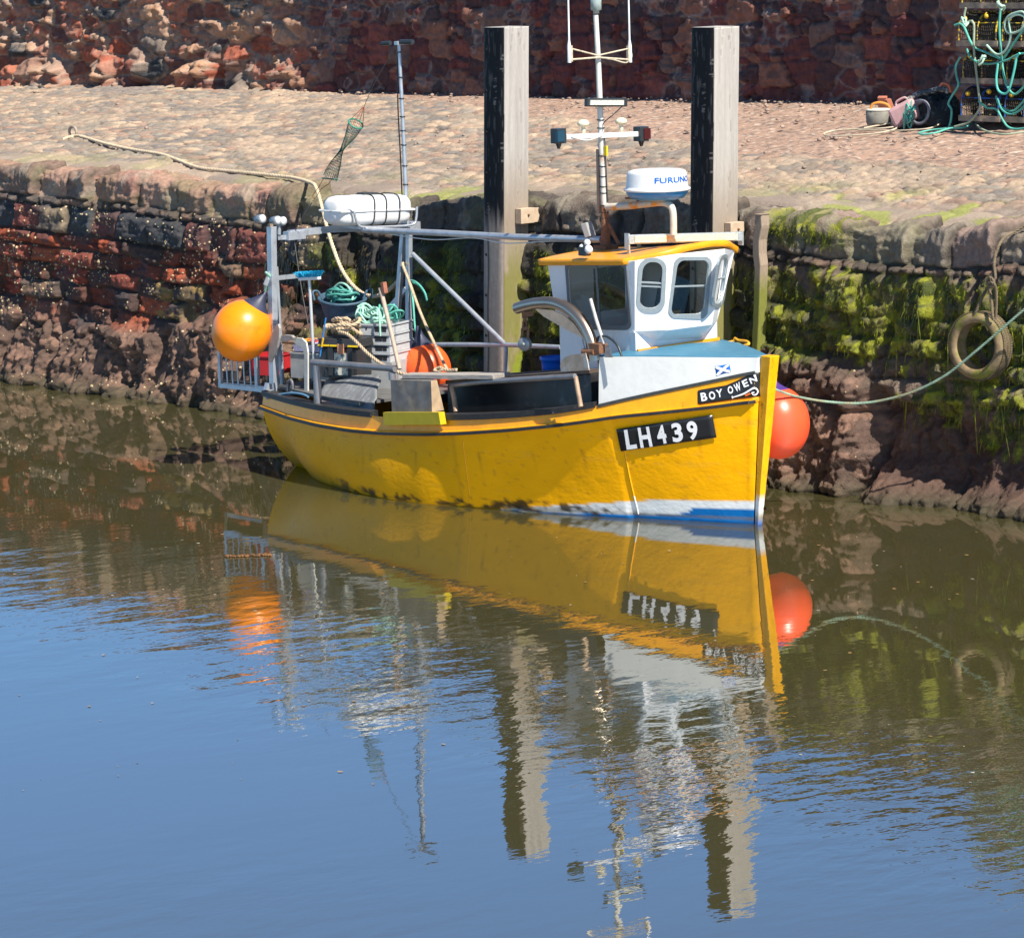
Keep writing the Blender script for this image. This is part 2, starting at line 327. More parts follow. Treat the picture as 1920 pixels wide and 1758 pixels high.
    c = mixc(c, (.02, .016, .013), mortar*0.75*left*(rowi > 0)); c = mixc(c, (.10, .085, .065), mortar*0.5*left*(fbm(Xa*3, Wa*3, 70, 2) > 0.5)); c = mixc(c, (.05, .04, .03), mortar*0.8*(rowi == 0)); c = mixc(c, (.02, .018, .015), mortar*(mid+right)*0.6)
    oc = sst(0, 0.03, Xa+12.95)*sst(0, 0.03, -11.85-Xa)*((rowi == 5) | (rowi == 6)); c = mixc(c, (.30, .19, .06), oc*0.85*(fbm(Xa*7, Wa*7, 71, 3) > 0.42))
    st = sst(0.55, 0.68, fbm(Xa*2.2, Wa*3.5, 72, 4)); c = mixc(c, (.05, .045, .05), st*0.6*left*(rowi > 0))
    li = sst(0.58, 0.7, fbm(Xa*4, Wa*4, 73, 4)); c = mixc(c, (.30, .26, .20), li*0.5*((rowi == 0)+0.0))
    ol = sst(0.52, 0.66, fbm(Xa*1.2+5, Wa*2, 74, 3)); c = mixc(c, (.17, .16, .08), ol*0.4*(rowi == 0))
    fc = np.where((fbm(Xa*7, Z0*7, 75, 4) > 0.52)[..., None], (.195, .112, .080), (.105, .064, .048)); fc = fc*(0.75+0.5*fbm(Xa*18, Z0*18, 76, 3))[..., None]
    rshade = sst(-0.6, 0.3, Xa); fc = mixc(fc, (.075, .040, .030), rshade*0.8)  # shadow of the undercut put into the stone colour at the lower right
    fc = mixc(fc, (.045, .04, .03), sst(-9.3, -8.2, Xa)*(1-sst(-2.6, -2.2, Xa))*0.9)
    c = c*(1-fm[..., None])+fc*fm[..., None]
    # wet tide line
    td = np.clip(np.exp(-((Z0+0.02)/0.10)**2)+.5*sst(.30, .05, Z0+.15*(fbm(Xa*3, Z0*3, 79, 3)-.5)), 0, 1); c = mixc(c, (.045, .042, .022), td*0.75)
    # green weed: where it really grows
    gA = sst(-2.6, -2.1, Xa)*sst(0.53, 0.63, 0.42*fbm(Xa*2.1, Z0*2.3, 80, 4)+0.58*fbm(Xa*11, Z0*6, 86, 4)+0.25*np.exp(-((Z0-1.85)/0.42)**2)-0.32*sst(0.2, -0.5, Xa)*sst(1.5, 1.1, Z0)-0.4*sst(2.25, 2.5, Z0)-0.25*sst(0.9, 0.3, Z0)+0.16*sst(-.1, .6, Xa)*sst(1.5, 1.1, Z0)*sst(.25, .5, Z0))
    gB = np.exp(-((Xa+8.9)/0.75)**2)*sst(0.44, 0.56, fbm(Xa*3.2, Z0*3, 81, 4))*sst(2.35, 2.1, Z0)
    gC = sst(-8.0, -7.4, Xa)*(1-sst(-2.6, -2.2, Xa))*sst(0.40, 0.56, fbm(Xa*3.5, Z0*1.1, 82, 4))*sst(2.35, 2.15, Z0)*sst(-0.1, 0.9, Z0)
    gT = sst(-2.2, -2.0, Xa)*(1-sst(-1.1, -0.9, Xa))*sst(0.42, 0.55, fbm(Xa*4, Wa*4, 83, 3))*sst(2.45, 2.55, Z0)
    g = np.clip(gA+gB+gC*0.8+gT, 0, 1)
    gcol = np.where((fbm(Xa*9, Z0*6, 84, 3) > 0.5)[..., None], (.21, .22, .010), (.06, .075, .010))
    c = mixc(c, (0, 0, 0), g*0)*1.0; gw_ = np.clip(g*(.45+.75*sst(.42, .58, fbm(Xa*16, Z0*7, 88, 3))), 0, .92); c = c*(1-gw_[..., None])+gcol*gw_[..., None]
    # dark wrack
    wk = np.exp(-((Xa+9.6)/0.8)**2)*sst(0.42, 0.55, fbm(Xa*4, Z0*2, 85, 4))*sst(2.2, 1.9, Z0)*sst(0.2, 0.7, Z0)*(1-g); c = mixc(c, (.05, .042, .025), wk*0.8)
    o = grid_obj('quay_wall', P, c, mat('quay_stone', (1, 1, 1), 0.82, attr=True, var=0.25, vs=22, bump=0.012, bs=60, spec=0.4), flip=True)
    tag(o, 'old stone quay wall with rounded coping, red courses, green weed and rough brown footing above the water', 'quay wall')
    return P, Z0, g, wk, fm, left, right, c
WALL = build_quay_wall()
def scatter_wall():
    P, Z0, g, wk, fm, left, right, c = WALL
    n, mm = P.shape[:2]
    dPx = np.roll(P, -1, 0)-P; dPz = np.roll(P, -1, 1)-P; nr = np.cross(dPx, dPz); nr /= (np.linalg.norm(nr, axis=2, keepdims=True)+1e-9)
    nr = np.where(nr[..., 1:2] > 0, -nr, nr)
    def pick(wt, k, seed):
        r = np.random.default_rng(seed); wt = wt.copy(); wt[:3] = 0; wt[-3:] = 0; wt[:, :3] = 0; wt[:, -3:] = 0
        xs = P[:, 0, 0]; dx = np.gradient(xs); wt = wt*dx[:, None]
        f = wt.ravel(); return r.choice(f.size, k, p=f/f.sum()), r
    # barnacles and limpets: little cones
    z = P[..., 2]; x = P[..., 0]
    cl = sst(0.45, 0.62, fbm(x*1.7, z*2.5, 91, 3))
    wt = (left*(z > 0.1)*(z < 2.35)*(0.15+cl)*(0.5+0.8*(z > 0.9))+0.10*right*(z > 0.2)*(z < 1.3)*(x < -0.4)*(0.4+cl))*(z > 0.06)*(1-g)
    idx, r = pick(wt, 2900, 1); pts = P.reshape(-1, 3)[idx]; ns = nr.reshape(-1, 3)[idx]
    vs = []; fs = []
    for p, nn in zip(pts, ns):
        s_ = 0.009+0.014*r.random()**2; nn = V(nn); t = nn.cross(V((0, 0, 1)));
        if t.length < .1: t = V((1, 0, 0))
        t.normalize(); b = nn.cross(t); p = V(p); o = len(vs)
        for a in range(6): vs.append(p+(t*math.cos(a*1.047)+b*math.sin(a*1.047))*s_-nn*0.004)
        for a in range(6): vs.append(p+(t*math.cos(a*1.047)+b*math.sin(a*1.047))*s_*0.55+nn*s_*0.55)
        fs += [(o+a, o+(a+1) % 6, o+6+(a+1) % 6, o+6+a) for a in range(6)]+[tuple(o+6+a for a in range(6))]
    mb = MB(); mb.add(vs, fs); tag(mb.build('barnacles', M('barnacle_shell', (.45, .34, .20), 0.7, var=0.4, vs=40)), 'pale barnacles and limpets scattered over the red stones of the quay wall', 'barnacles', kind='stuff')
    # weed tufts: small ribbons hanging from the wall
    def ribbons(name, wt, k, seed, lmin, lmax, wd, mt, label, cat, spread=0.03):
        idx, r = pick(wt, k, seed); vs = []; fs = []
        for p, nn in zip(P.reshape(-1, 3)[idx], nr.reshape(-1, 3)[idx]):
            nn = V(nn); p = V(p); l = lmin+(lmax-lmin)*r.random()**2.5; a = r.uniform(-0.6, 0.6)
            side = V((math.cos(a), math.sin(a)*0.6, 0)); d = V((r.normal(0, 0.18), -0.05, -1)); o = len(vs); w_ = wd*r.uniform(.6, 1.4); st = 3
            q = p-nn*0.01; vel = nn*spread*0.6*r.uniform(0.4, 1.3)*1.2
            for i in range(st+1):
                t = i/st; c0 = q+vel*min(1, t*2.5)+d*l*t+V((0, -0.012*t, 0)); ww_ = w_*(1-t*0.65)
                vs += [c0-side*ww_, c0+side*ww_]
            fs += [(o+2*i, o+2*i+1, o+2*i+3, o+2*i+2) for i in range(st)]
        mb = MB(); mb.add(vs, fs); return tag(mb.build(name, mt), label, cat, kind='stuff')
    gm = M('green_weed', (.25, .28, .010), 0.45, var=0.55, vs=13, col2=(.07, .085, .010), c2s=7, c2t=(.42, .58)); wm = M('brown_wrack', (.075, .055, .025), 0.5, var=0.5, vs=12)
    ribbons('green_weed', g*(z > 0.15), 21000, 5, 0.012, 0.075, 0.0045, gm, 'bright green weed growing in hanging tufts on the quay wall', 'seaweed')
    ribbons('hanging_weed', g*(z > 0.7)*(z < 2.0)*right*(.4+1.2*(x > -.4)), 380, 6, 0.15, 0.7, 0.0055, gm, 'long thin green weed strands trailing down the right of the quay wall', 'seaweed', 0.05)
    ribbons('bladder_wrack', (wk+0.25*np.exp(-((x+10.9)/0.3)**2)*(np.abs(z-1.15) < 0.25))*(z > 0.3), 5200, 7, 0.04, 0.2, 0.010, wm, 'dark brown wrack hanging on the quay wall behind the stern of the boat', 'seaweed')
scatter_wall()
# ------------------------------------------------------------------ QUAY GROUND
PE = oy(1920, 192, 7.75)
BWX = [-60, -34, -27.8, -21.5, -19.77, -18.2, PE.x, 6, 40]; BWY = [9.0, 9.55, 9.82, 10.05, 10.05, 9.9, PE.y, 6.2, 2.9]; BZ = [3.3, 3.3, 3.30, 3.34, 3.36, 3.37, PE.z, 3.75, 3.8]
def gz(x, y):
    yb = np.interp(x, BWX, BWY); zb = np.interp(x, BWX, BZ); t = np.clip((y-WY-0.3)/(yb-WY-0.3), 0, 1.2); return ztop(x)*(1-t)+zb*t
def ongr(u, v):
    d = ray(u, v); lo, hi = 30.0, 90.0
    for k in range(600):                      # march to the first crossing, then refine
        p = CAM+d*(lo+0.1*k)
        if p.y > WY+0.2 and p.z < float(gz(p.x, p.y)): hi = lo+0.1*k; lo = hi-0.1; break
    for _ in range(20):
        md = (lo+hi)/2; p = CAM+d*md
        if p.z < float(gz(p.x, p.y)): hi = md
        else: lo = md
    return CAM+d*hi
def build_ground():
    xs = np.concatenate([np.arange(-60, -29, 0.5), np.arange(-29, 3.2, 0.034), np.arange(3.2, 40, 0.5)])
    ts = np.linspace(0, 1, 250); X = xs[:, None]; yb = np.interp(X, BWX, BWY)+0.25; Y = WY+0.26+(yb-WY-0.26)*ts[None, :]; X = X+0*Y
    Z = gz(X, Y)
    grav = sst(-0.12, 0.12, (Y-np.interp(X, [-24, -19, -12, -8, -3.8, 2], [10.5, 9.8, 7.8, 6.0, 4.9, 4.2]))+0.8*(fbm(X*0.5, Y*0.6, 101, 3)-0.5))
    wx = X+0.12*(fbm(X*2, Y*2, 102, 2)-0.5); wy = Y+0.12*(fbm(X*2+7, Y*2, 103, 2)-0.5)
    lw = (fbm(X*0.6+40, Y*0.6, 119, 3) > 0.52); fa = worley(wx*5.2, wy*7.6, 110, 3.0); fb = worley(wx*3.6+9, wy*6.2, 111, 3.0); f1, f2, fid = [np.where(lw, q_, r_) for q_, r_ in zip(fa, fb)]; e = f2-f1
    cob = (1-np.exp(-(e/0.13)**1.3))*0.042+(fid-0.5)*0.03+(h2(np.floor(fid*991), np.floor(fid*77), 4)-.5)*.06*(wy*7-np.floor(wy*7)-.5)*0.6+(fbm(X*14, Y*14, 118, 3)-.5)*.018
    near = 1-sst(WY+0.7, WY+1.1, Y)                                      # flat paving behind the coping
    h1, hh2, hid = worley(wx*1.4, wy*2.2, 120); flat = (1-np.exp(-((hh2-h1)/0.07)**2))*0.03+(hid-0.5)*0.02
    gr = (fbm(X*5, Y*5, 104, 4)-0.5)*0.03+(fbm(X*18, Y*18, 105, 3)-0.5)*0.016
    d = (cob*(1-near)+flat*near)*(1-grav)+gr*grav+(fbm(X*0.7, Y*0.7, 106, 3)-0.5)*0.07*sst(0, 0.6, Y-WY-0.42)
    Z = Z+d-0.035-0.07*sst(WY+0.62, WY+0.46, Y)
    c = pal(fid, [(.29, .23, .18), (.23, .19, .16), (.35, .26, .20), (.20, .175, .16), (.33, .22, .165), (.27, .23, .19), (.42, .31, .22)])
    c = c*(0.75+0.5*fbm(X*5, Y*5, 107, 4))[..., None]
    pn = pal(hid, [(.30, .235, .185), (.25, .20, .165), (.34, .27, .21)]); c = c*(1-near[..., None])+pn*near[..., None]
    gap = np.exp(-(e/0.07)**2)*(1-near); c = mixc(c, (.12, .095, .075), gap*0.9); pit = np.exp(-(e/0.12)**2)*(vn(X*3.1, Y*4.3, 116) > .70)*(1-near); c = mixc(c, (.03, .025, .02), pit*.9)
    sand = sst(0.52, 0.66, fbm(X*0.9, Y*1.6, 108, 4))*(1-grav); c = mixc(c, (.44, .33, .24), sand*0.6); gpt_ = sst(.5, .62, fbm(X*2.3, Y*3.4, 117, 4)); c = mixc(c, (.22, .185, .15), gpt_*.45)
    dk = sst(0.56, 0.66, fbm(X*0.5+3, Y*1.3, 109, 4))*(1-grav)*sst(7, 9, Y); c = mixc(c, (.20, .18, .17), dk*0.7)
    gc = np.where((vn(X*24, Y*24, 111) > 0.66)[..., None], (.20, .15, .13), (.36, .235, .175)); gc = np.where((vn(X*26+50, Y*26, 115) > 0.80)[..., None], (.50, .40, .32), gc); gc = gc*(0.8+0.4*fbm(X*2, Y*2, 112, 4))[..., None]
    c = c*(1-grav[..., None])+gc*grav[..., None]
    ms = sst(0.50, 0.62, fbm(X*1.6, Y*2.2, 113, 4))*sst(4.1, 2.9, Y)*(sst(-3.2, -1.8, X)*0.9+0.55*np.exp(-((X+8.2)/1.2)**2)+0.25); c = mixc(c, (.26, .28, .07), np.clip(ms, 0, .85))
    P = np.stack([X, Y, Z], -1)
    o = grid_obj('quay_ground', P, c, mat('quay_paving', (1, 1, 1), 0.85, attr=True, var=0.2, vs=30, bump=0.006, bs=90, spec=0.3)); tag(o, kind='structure')
    # loose stones lying on the gravel and along the foot of the back wall
    r = np.random.default_rng(9); mb = MB()
    for i in range(2600):
        x = r.uniform(-28, 2); ybk = float(np.interp(x, BWX, BWY)); y = ybk-abs(r.normal(0, 0.5))-0.08 if i % 2 else r.uniform(WY+1, ybk-0.1)
        if y < WY+1 or (x < -12 and i % 3): continue
        s_ = 0.008+0.026*r.random()**5; z = float(gz(x, y))-0.012
        mb.ball((x, y, z+s_*.3), s_, 6, (r.uniform(.8, 1.5), r.uniform(.8, 1.4), r.uniform(.5, .9)))
    tag(mb.build('loose_stones', M('loose_stone', (.33, .24, .19), 0.85, var=0.5, vs=3)), 'loose gravel stones scattered over the quay top', 'stones', kind='stuff')
build_ground()
# ------------------------------------------------------------------ BACK WALL
def build_back_wall():
    s = np.concatenate([np.arange(-34, -29, 0.1), np.arange(-29, 1.5, 0.024), np.arange(1.5, 9, 0.1)]); X = s[:, None]
    hgt = np.interp(s, [-34, -22, -19, -3.8, 9], [2.15, 2.1, 1.9, 1.35, 1.25])[:, None]; t = np.linspace(0, 1, 84)[None, :]
    yb = np.interp(X, BWX, BWY); zb = np.interp(X, BWX, BZ)-0.12; W = t*(hgt+0.12); X = X+0*W
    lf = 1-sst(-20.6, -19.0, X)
    wx = X+0.22*(fbm(X*1.4, W*1.4, 201, 3)-0.5); wz = W+0.18*(fbm(X*1.4+4, W*1.4, 202, 3)-0.5)
    f1, f2, fid = worley(wx*1.9, wz*3.6, 210, 4.0); e = f2-f1
    g1, g2, gid = worley(wx*4.2+3, wz*7.5, 211, 4.0); e2 = g2-g1
    sm = (h2(np.floor(fid*999), np.floor(fid*77), 3) > 0.62); ee = np.where(sm, np.minimum(e, e2), e); idc = np.where(sm, gid, fid)
    mort = np.exp(-(ee/0.10)**2)
    d = (1-np.exp(-(ee/0.10)**1.3))*0.08+(idc-0.5)*0.14+(fbm(X*3, W*14, 203, 4, .6)-0.5)*0.13+(fbm(X*9, W*9, 204, 4, .6)-0.5)*0.12+(rdg(X*3, W*4, 216, 4)-.55)*0.10+(fbm(X*.8, W*.8, 205)-.5)*0.12
    b1, b2, bd = worley(wx*2.3, wz*1.6, 212); d = d+lf*0.34*sst(.62, .35, b1)*sst(0.85, 0.35, W)*(bd > 0.35)*(.7+.6*fbm(X*4, W*4, 217, 3))
    Y = yb-0.02-d*(0.9*lf+0.55*(1-lf)); Z = zb+W
    red = [(.30, .085, .05), (.20, .075, .055), (.36, .13, .08), (.14, .065, .055), (.26, .15, .11), (.33, .10, .06), (.44, .25, .16), (.045, .05, .055), (.40, .22, .13)]
    c = pal(idc, red)
    shade_cols = pal(idc, [(.12, .038, .036), (.08, .036, .036), (.19, .06, .05), (.07, .042, .045), (.14, .085, .075), (.12, .035, .035), (.20, .09, .065)])  # darker palette right of the bend: the wall's shade put into its colour
    c = c*lf[..., None]+shade_cols*(1-lf[..., None])
    blk = sst(0.54, 0.6, fbm(X*0.8, W*1.8, 206, 3))*sst(0.5, 0.9, W)*lf; c = mixc(c, (.05, .055, .06), blk*0.85*(vn(X*5, W*9, 207) > 0.35))
    c = mixc(c, (.40, .29, .22), np.clip(mort+sst(.55, .62, fbm(X*2.5, W*2.5, 208, 4))*.5, 0, 1)*lf*0.75)
    sw = np.exp(-((fbm(X*2.0, W*2.0, 209, 3)-0.5)/0.018)**2)+mort*0.8; c = mixc(c, (.27, .21, .19), np.clip(sw, 0, 1)*(1-lf)*0.8*(fbm(X*1.1, W*1.1, 214, 2) > 0.42))
    c = c*(0.8+0.4*fbm(X*12, W*12, 215, 3))[..., None]
    P = np.stack([X, Y, Z], -1)
    # return the top of the wall backwards
    back = P[:, -1:, :].copy(); back[..., 1] += 0.9; back[..., 2] += 0.05; P = np.concatenate([P, back], 1); c = np.concatenate([c, c[:, -1:, :]], 1)
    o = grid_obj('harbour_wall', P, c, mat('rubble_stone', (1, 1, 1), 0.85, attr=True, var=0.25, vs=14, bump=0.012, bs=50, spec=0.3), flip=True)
    tag(o, 'rough red sandstone rubble wall along the back of the quay', 'stone wall')
build_back_wall()
mb = MB(); mb.add([(-600, 11.0, 4.7), (600, 8.9, 4.7), (600, 900, 4.7), (-600, 900, 4.7)], [(0, 1, 2, 3)], False)
tag(mb.build('land', M('land_turf', (.08, .09, .04), 0.9, var=0.4, vs=0.3)), kind='structure')
# ================================================================== FISHING BOAT
boat = empty('fishing_boat', (-3.3, 0, 0), 'yellow wooden fishing boat with white wheelhouse and light blue foredeck moored at the quay', 'fishing boat')
yel = (.92, .42, .001); yelo = (.88, .37, .002)
def ycurve(pts):
    xs = [p[0] for p in pts]; ys = [p[1] for p in pts]; return lambda u: float(np.interp(u, xs, ys))
RAIL = ycurve([(480, 758), (493, 763), (545, 782), (600, 796), (660, 806), (720, 811), (800, 813), (870, 811), (960, 805), (1050, 796), (1110, 788), (1160, 780), (1220, 774), (1300, 764), (1360, 756), (1428, 744), (1450, 741)])
CAPC = ycurve([(480, 735), (500, 741), (540, 753), (585, 764), (640, 773), (690, 779), (740, 783), (830, 785), (900, 784), (960, 781), (1040, 774), (1108, 764), (1200, 742), (1280, 723), (1350, 706), (1427, 688), (1450, 683)])
DECKC = ycurve([(1080, 670), (1110, 669), (1200, 668), (1300, 668), (1430, 668), (1460, 668)])
WATC = ycurve([(500, 850), (548, 874), (564, 882), (600, 903), (660, 922), (720, 935), (800, 945), (870, 950), (960, 957), (1000, 960), (1100, 966), (1195, 971), (1300, 977), (1418, 982), (1440, 983)])
XT = -6.70
HBX = [-6.75, -6.45, -6.0, -5.4, -4.7, -4.0, -3.3, -2.6, -2.0, -1.5, -1.1, -0.7, -0.35, -0.1, 0.0]
HBY = [0.93, 1.02, 1.13, 1.25, 1.33, 1.36, 1.33, 1.24, 1.12, 0.97, 0.80, 0.57, 0.33, 0.13, 0.055]
def hbr(x): return float(np.interp(x, HBX, HBY))
_hs = np.array(HBY); 
def hbs(x):   # smoothed plan
    return sum(hbr(x+d) for d in (-0.3, -0.15, 0, 0.15, 0.3))/5*(1.0 if x < -1.9 else 1)*0.5+hbr(x)*0.5
def zon(x, y, cv):
    lo, hi = -0.6, 3.0
    for _ in range(30):
        md = (lo+hi)/2; u, v = pr((x, y, md))
        if v > cv(u): lo = md
        else: hi = md
    return (lo+hi)/2
def ywat(x):
    lo, hi = 0.0, 1.6
    for _ in range(30):
        md = (lo+hi)/2; u, v = pr((x, -md, 0.0))
        if v < WATC(u): lo = md
        else: hi = md
    return (lo+hi)/2
NS = 230; XS = [XT+(0-XT)*i/(NS-1) for i in range(NS)]
hb = [hbs(x) for x in XS]; zr = [zon(x, -h, RAIL) for x, h in zip(XS, hb)]; zc = [zon(x, -h+0.03, CAPC) for x, h in zip(XS, hb)]; zd = [zon(x, -h+0.05, DECKC) for x, h in zip(XS, hb)]
KN = -1.20
yw = []
for x, h in zip(XS, hb):
    y = ywat(x); y = min(y, h*1.02)
    if x > KN: y = max(0.02, 0.50*(-x/1.20)**0.92+0.02)
    yw.append(y)
def sm(a, k=5): a = np.array(a, float); p = np.pad(a, k, mode='edge'); p[:k] = a[0]-(a[k:0:-1]-a[0]) if len(a) > k else p[:k]; return np.convolve(p, np.ones(2*k+1)/(2*k+1), 'same')[k:-k]
zr = sm(zr); zc = sm(zc); hb = list(sm(hb, 3)); hb[-1] = 0.055
yw = np.array(yw)
# the quarter tucks in towards the transom
for i, x in enumerate(XS):
    t = max(0, min(1, (-6.0-x)/0.7)); yw[i] = yw[i]*(1-t)+t*min(yw[i], 0.52)
yw = sm(yw, 4)
def stemx(z): return 0.0+0.155*max(0, z)/1.65
def secpt(i, t):
    """t 0 rail .. 1 waterline .. 1.5 keel; starboard side (y positive returned, mirrored later)"""
    x = XS[i]; a = (x-XT)/(0-XT)
    if t <= 1:
        bl = float(np.interp(x, [-6.7, -6, -5, -4, -3, -2, -1.2, 0], [0.11, 0.10, 0.07, 0.04, 0.02, -0.02, -0.03, 0.0]))
        if x > KN: bl = 0
        y = hb[i]+(yw[i]-hb[i])*t+bl*4*t*(1-t)*(1-0.25*(1-t)); z = zr[i]*(1-t)
    else:
        q = (t-1)/0.5; kz = -0.42*min(1, 0.15+1.2*(1-a)) if a > .9 else -0.4
        y = yw[i]*(1-q)**0.8; z = kz*q
    xx = x+(stemx(z)+0.0)*sst(-1.2, 0, np.array(x)).item()
    return xx, y, z
TS = list(np.linspace(0, 1, 46))+[1.1, 1.2, 1.3, 1.4, 1.5]
def hullcol(X, Y, Z, side):
    n1 = fbm(X*3, Z*3+side, 301, 4); n2 = fbm(X*9, Z*14+side, 302, 4); n3 = fbm(X*26, Z*26, 303, 3)
    c = np.zeros(X.shape+(3,))+np.array(yel); c = c*(0.93+0.14*n1)[..., None]
    ol = sst(-2.9, -3.2, X); c = mixc(c, (.60, .30, .001), ol*0.5)  # aft of the seam the side's shade is put into the yellow
    wt = np.interp(X, [-7, -2.8, -2.3, -1.2, -0.8, 0], [-.05, -.03, .05, .175, .215, .232])+(n1-0.5)*0.010
    w = sst(-0.004, 0.004, wt-Z); c = mixc(c, (.74, .76, .76), w)
    bt = np.interp(X, [-7, -1.3, -0.9, -0.62, -0.6, 0], [-.1, .02, .055, .085, .14, .142])+(n2-.5)*.006; c = mixc(c, (.004, .14, .42), sst(-0.003, 0.003, bt-Z)*(X > -2.2))
    gt = np.interp(X, [-7, -1.4, -0.6, 0], [.055, .075, .065, .078]); gb = np.interp(X, [-7, -2.2, -1.4, 0], [-.1, .0, .045, .03])
    c = mixc(c, (.16, .145, .12), sst(0, 0.02, gt-Z)*sst(-0.01, 0.01, Z-gb)*(0.5+n2*0.5)*(X > -2.6))
    c = mixc(c, (.004, .16, .48), sst(0, 0.01, gb-Z)*(X > -2.4))
    dt = 0.10+0.05*(n1-0.5)+0.02*np.sin(X*2); sc = sst(0.36, 0.56, n2)*sst(0.02, -0.03, Z-dt+0.10*(n3-.5))*sst(-.02, .02, Z)*sst(-5.7, -4.6, X)*sst(-0.85, -1.5, X)
    c = mixc(c, (.045, .03, .015), sc*0.92)
    for x0, z0, ln in ((-6.1, .62, .35), (-5.2, .55, .28), (-4.45, .52, .4), (-3.6, .55, .3), (-2.75, .60, .42), (-2.1, .66, .3), (-1.55, .72, .45), (-.75, .85, .35), (-.42, .95, .5)):
        sm_ = np.exp(-((X-x0-.03*(fbm(Z*6, Z*0+x0, 305, 2)-.5))/.010)**2)*sst(z0-ln, z0, Z)*(Z < z0)*(.4+n2); c = mixc(c, (.30, .12, .015), np.clip(sm_, 0, 1)*.45)
    scf = ((fbm(X*2, Z*30, 306, 3) > .66) & (n1 > .5))*(Z > .2); c = mixc(c, (.50, .30, .06), scf*.14)
    rs = (fbm(X*20, Z*20, 304, 2) > 0.80)*(Z > .2); c = mixc(c, (.38, .16, .02), rs*0.35)
    return c
def build_hull():
    for side in (-1, 1):
        pass
    n = len(XS); P = np.zeros((n, 2*len(TS)-1, 3))
    for i in range(n):
        pts = [secpt(i, t) for t in TS]
        off = (0.013+0.022*float(sst(-2.2, KN, np.array(XS[i]))))*(1 if -3.05 < XS[i] <= KN else 0)+0.004*(1 if XS[i] <= -3.05 else 0)*0
        row = [(x, -(y+off), z) for x, y, z in pts]+[(x, (y+off), z) for x, y, z in pts[::-1][1:]]
        P[i] = row
    fn = (fbm(P[..., 0]*7, P[..., 2]*12, 310, 4)-0.5)*0.006*sst(-4.6, -2.6, P[..., 0])
    P[..., 1] += np.sign(P[..., 1])*fn*(np.abs(P[..., 1]) > .06)
    C = hullcol(P[..., 0], P[..., 1], P[..., 2], 0)
    o = grid_obj('hull', P, C, mat('hull_paint', (1, 1, 1), 0.36, attr=True, var=0.04, vs=6, bump=0.0035, bs=18, spec=0.16, col2=(.60, .27, .004), c2s=5, c2t=(.72, .86), stretch=(1, 1, 1.6)), boat, flip=True)
    # close the transom
    me = o.data; bm = bmesh.new(); bm.from_mesh(me); bm.verts.ensure_lookup_table(); m_ = 2*len(TS)-1
    try: bm.faces.new([bm.verts[k] for k in range(m_)])
    except Exception: pass
    bm.to_mesh(me); bm.free(); return P
HP = build_hull()
def side_strip(name, mt, f, i0, i1, sides=(-1, 1), parent=boat, attr=None, solid=0.0):
    """f(i)-> list of (y,z[,dx]) profile points for the starboard side, swept along the stations"""
    mb = MB()
    for sd in sides:
        prof = [f(i) for i in range(i0, i1)]; k = len(prof[0]); vs = []
        for i, q in zip(range(i0, i1), prof):
            for p in q: vs.append((XS[i]+stemx(p[1])*sst(-1.2, 0, np.array(XS[i])).item(), sd*p[0], p[1]))
        fs = [(a*k+b, a*k+b+1, (a+1)*k+b+1, (a+1)*k+b) for a in range(len(prof)-1) for b in range(k-1)]
        if sd > 0: fs = [f_[::-1] for f_ in fs]
        mb.add(vs, fs, False)
        if name != 'bulwark': mb.add([], [])
        o = len(mb.v)-len(vs); mb.f += [tuple(o+b for b in range(k)), tuple(o+(len(prof)-1)*k+b for b in range(k))] if k > 3 else []; mb.m += [0]*(2 if k > 3 else 0); mb.sm += [False]*(2 if k > 3 else 0)
    return mb.build(name, mt, parent, solid=solid)
paintY = M('yellow_paint', yelo, 0.35, var=0.10, vs=9, bump=0.002, bs=25, col2=(.55, .22, .01), c2s=11, c2t=(.62, .72))
blackR = M('black_rubber', (.022, .022, .024), 0.5, var=0.3, vs=20, col2=(.16, .15, .14), c2s=30, c2t=(.62, .72), bump=0.002, bs=40)
whiteP = M('white_paint', (.66, .67, .66), 0.35, var=0.05, vs=7, bump=0.0025, bs=14, col2=(.62, .62, .60), c2s=8, c2t=(.60, .75))
IX = lambda x: min(range(NS), key=lambda i: abs(XS[i]-x))
iF = IX(-1.33)
# bulwark between rail and cap, then white raised side forward
side_strip('bulwark', paintY, lambda i: [(hb[i]-0.005, zr[i]), (hb[i]-0.03, zc[i])], 0, NS, solid=0.02)
side_strip('rubbing_strake', paintY, lambda i: [(hb[i]-0.02, zr[i]-0.012), (hb[i]+0.040, zr[i]-0.006), (hb[i]+0.040, zr[i]+0.018), (hb[i]-0.03, zr[i]+0.030), (hb[i]-0.02, zr[i]-0.012)], 0, NS)
side_strip('rubber_fender_strip', blackR, lambda i: [(hb[i]+0.040, zr[i]-0.022), (hb[i]+0.056, zr[i]-0.018), (hb[i]+0.056, zr[i]+0.008), (hb[i]+0.041, zr[i]+0.012), (hb[i]+0.040, zr[i]-0.022)], 0, NS)
side_strip('foredeck_side', whiteP, lambda i: [(hb[i]-0.03, zc[i]), (hb[i]-0.05, zd[i])], iF, NS, solid=0.03)
side_strip('trim_strip', M('grey_trim', (.045, .05, .05), 0.5, var=0.3, vs=30), lambda i: [(hb[i]-0.03, zc[i]-0.020), (hb[i]-0.004, zc[i]-0.018), (hb[i]-0.004, zc[i]+0.014), (hb[i]-0.03, zc[i]+0.016), (hb[i]-0.03, zc[i]-0.02)], iF, NS)
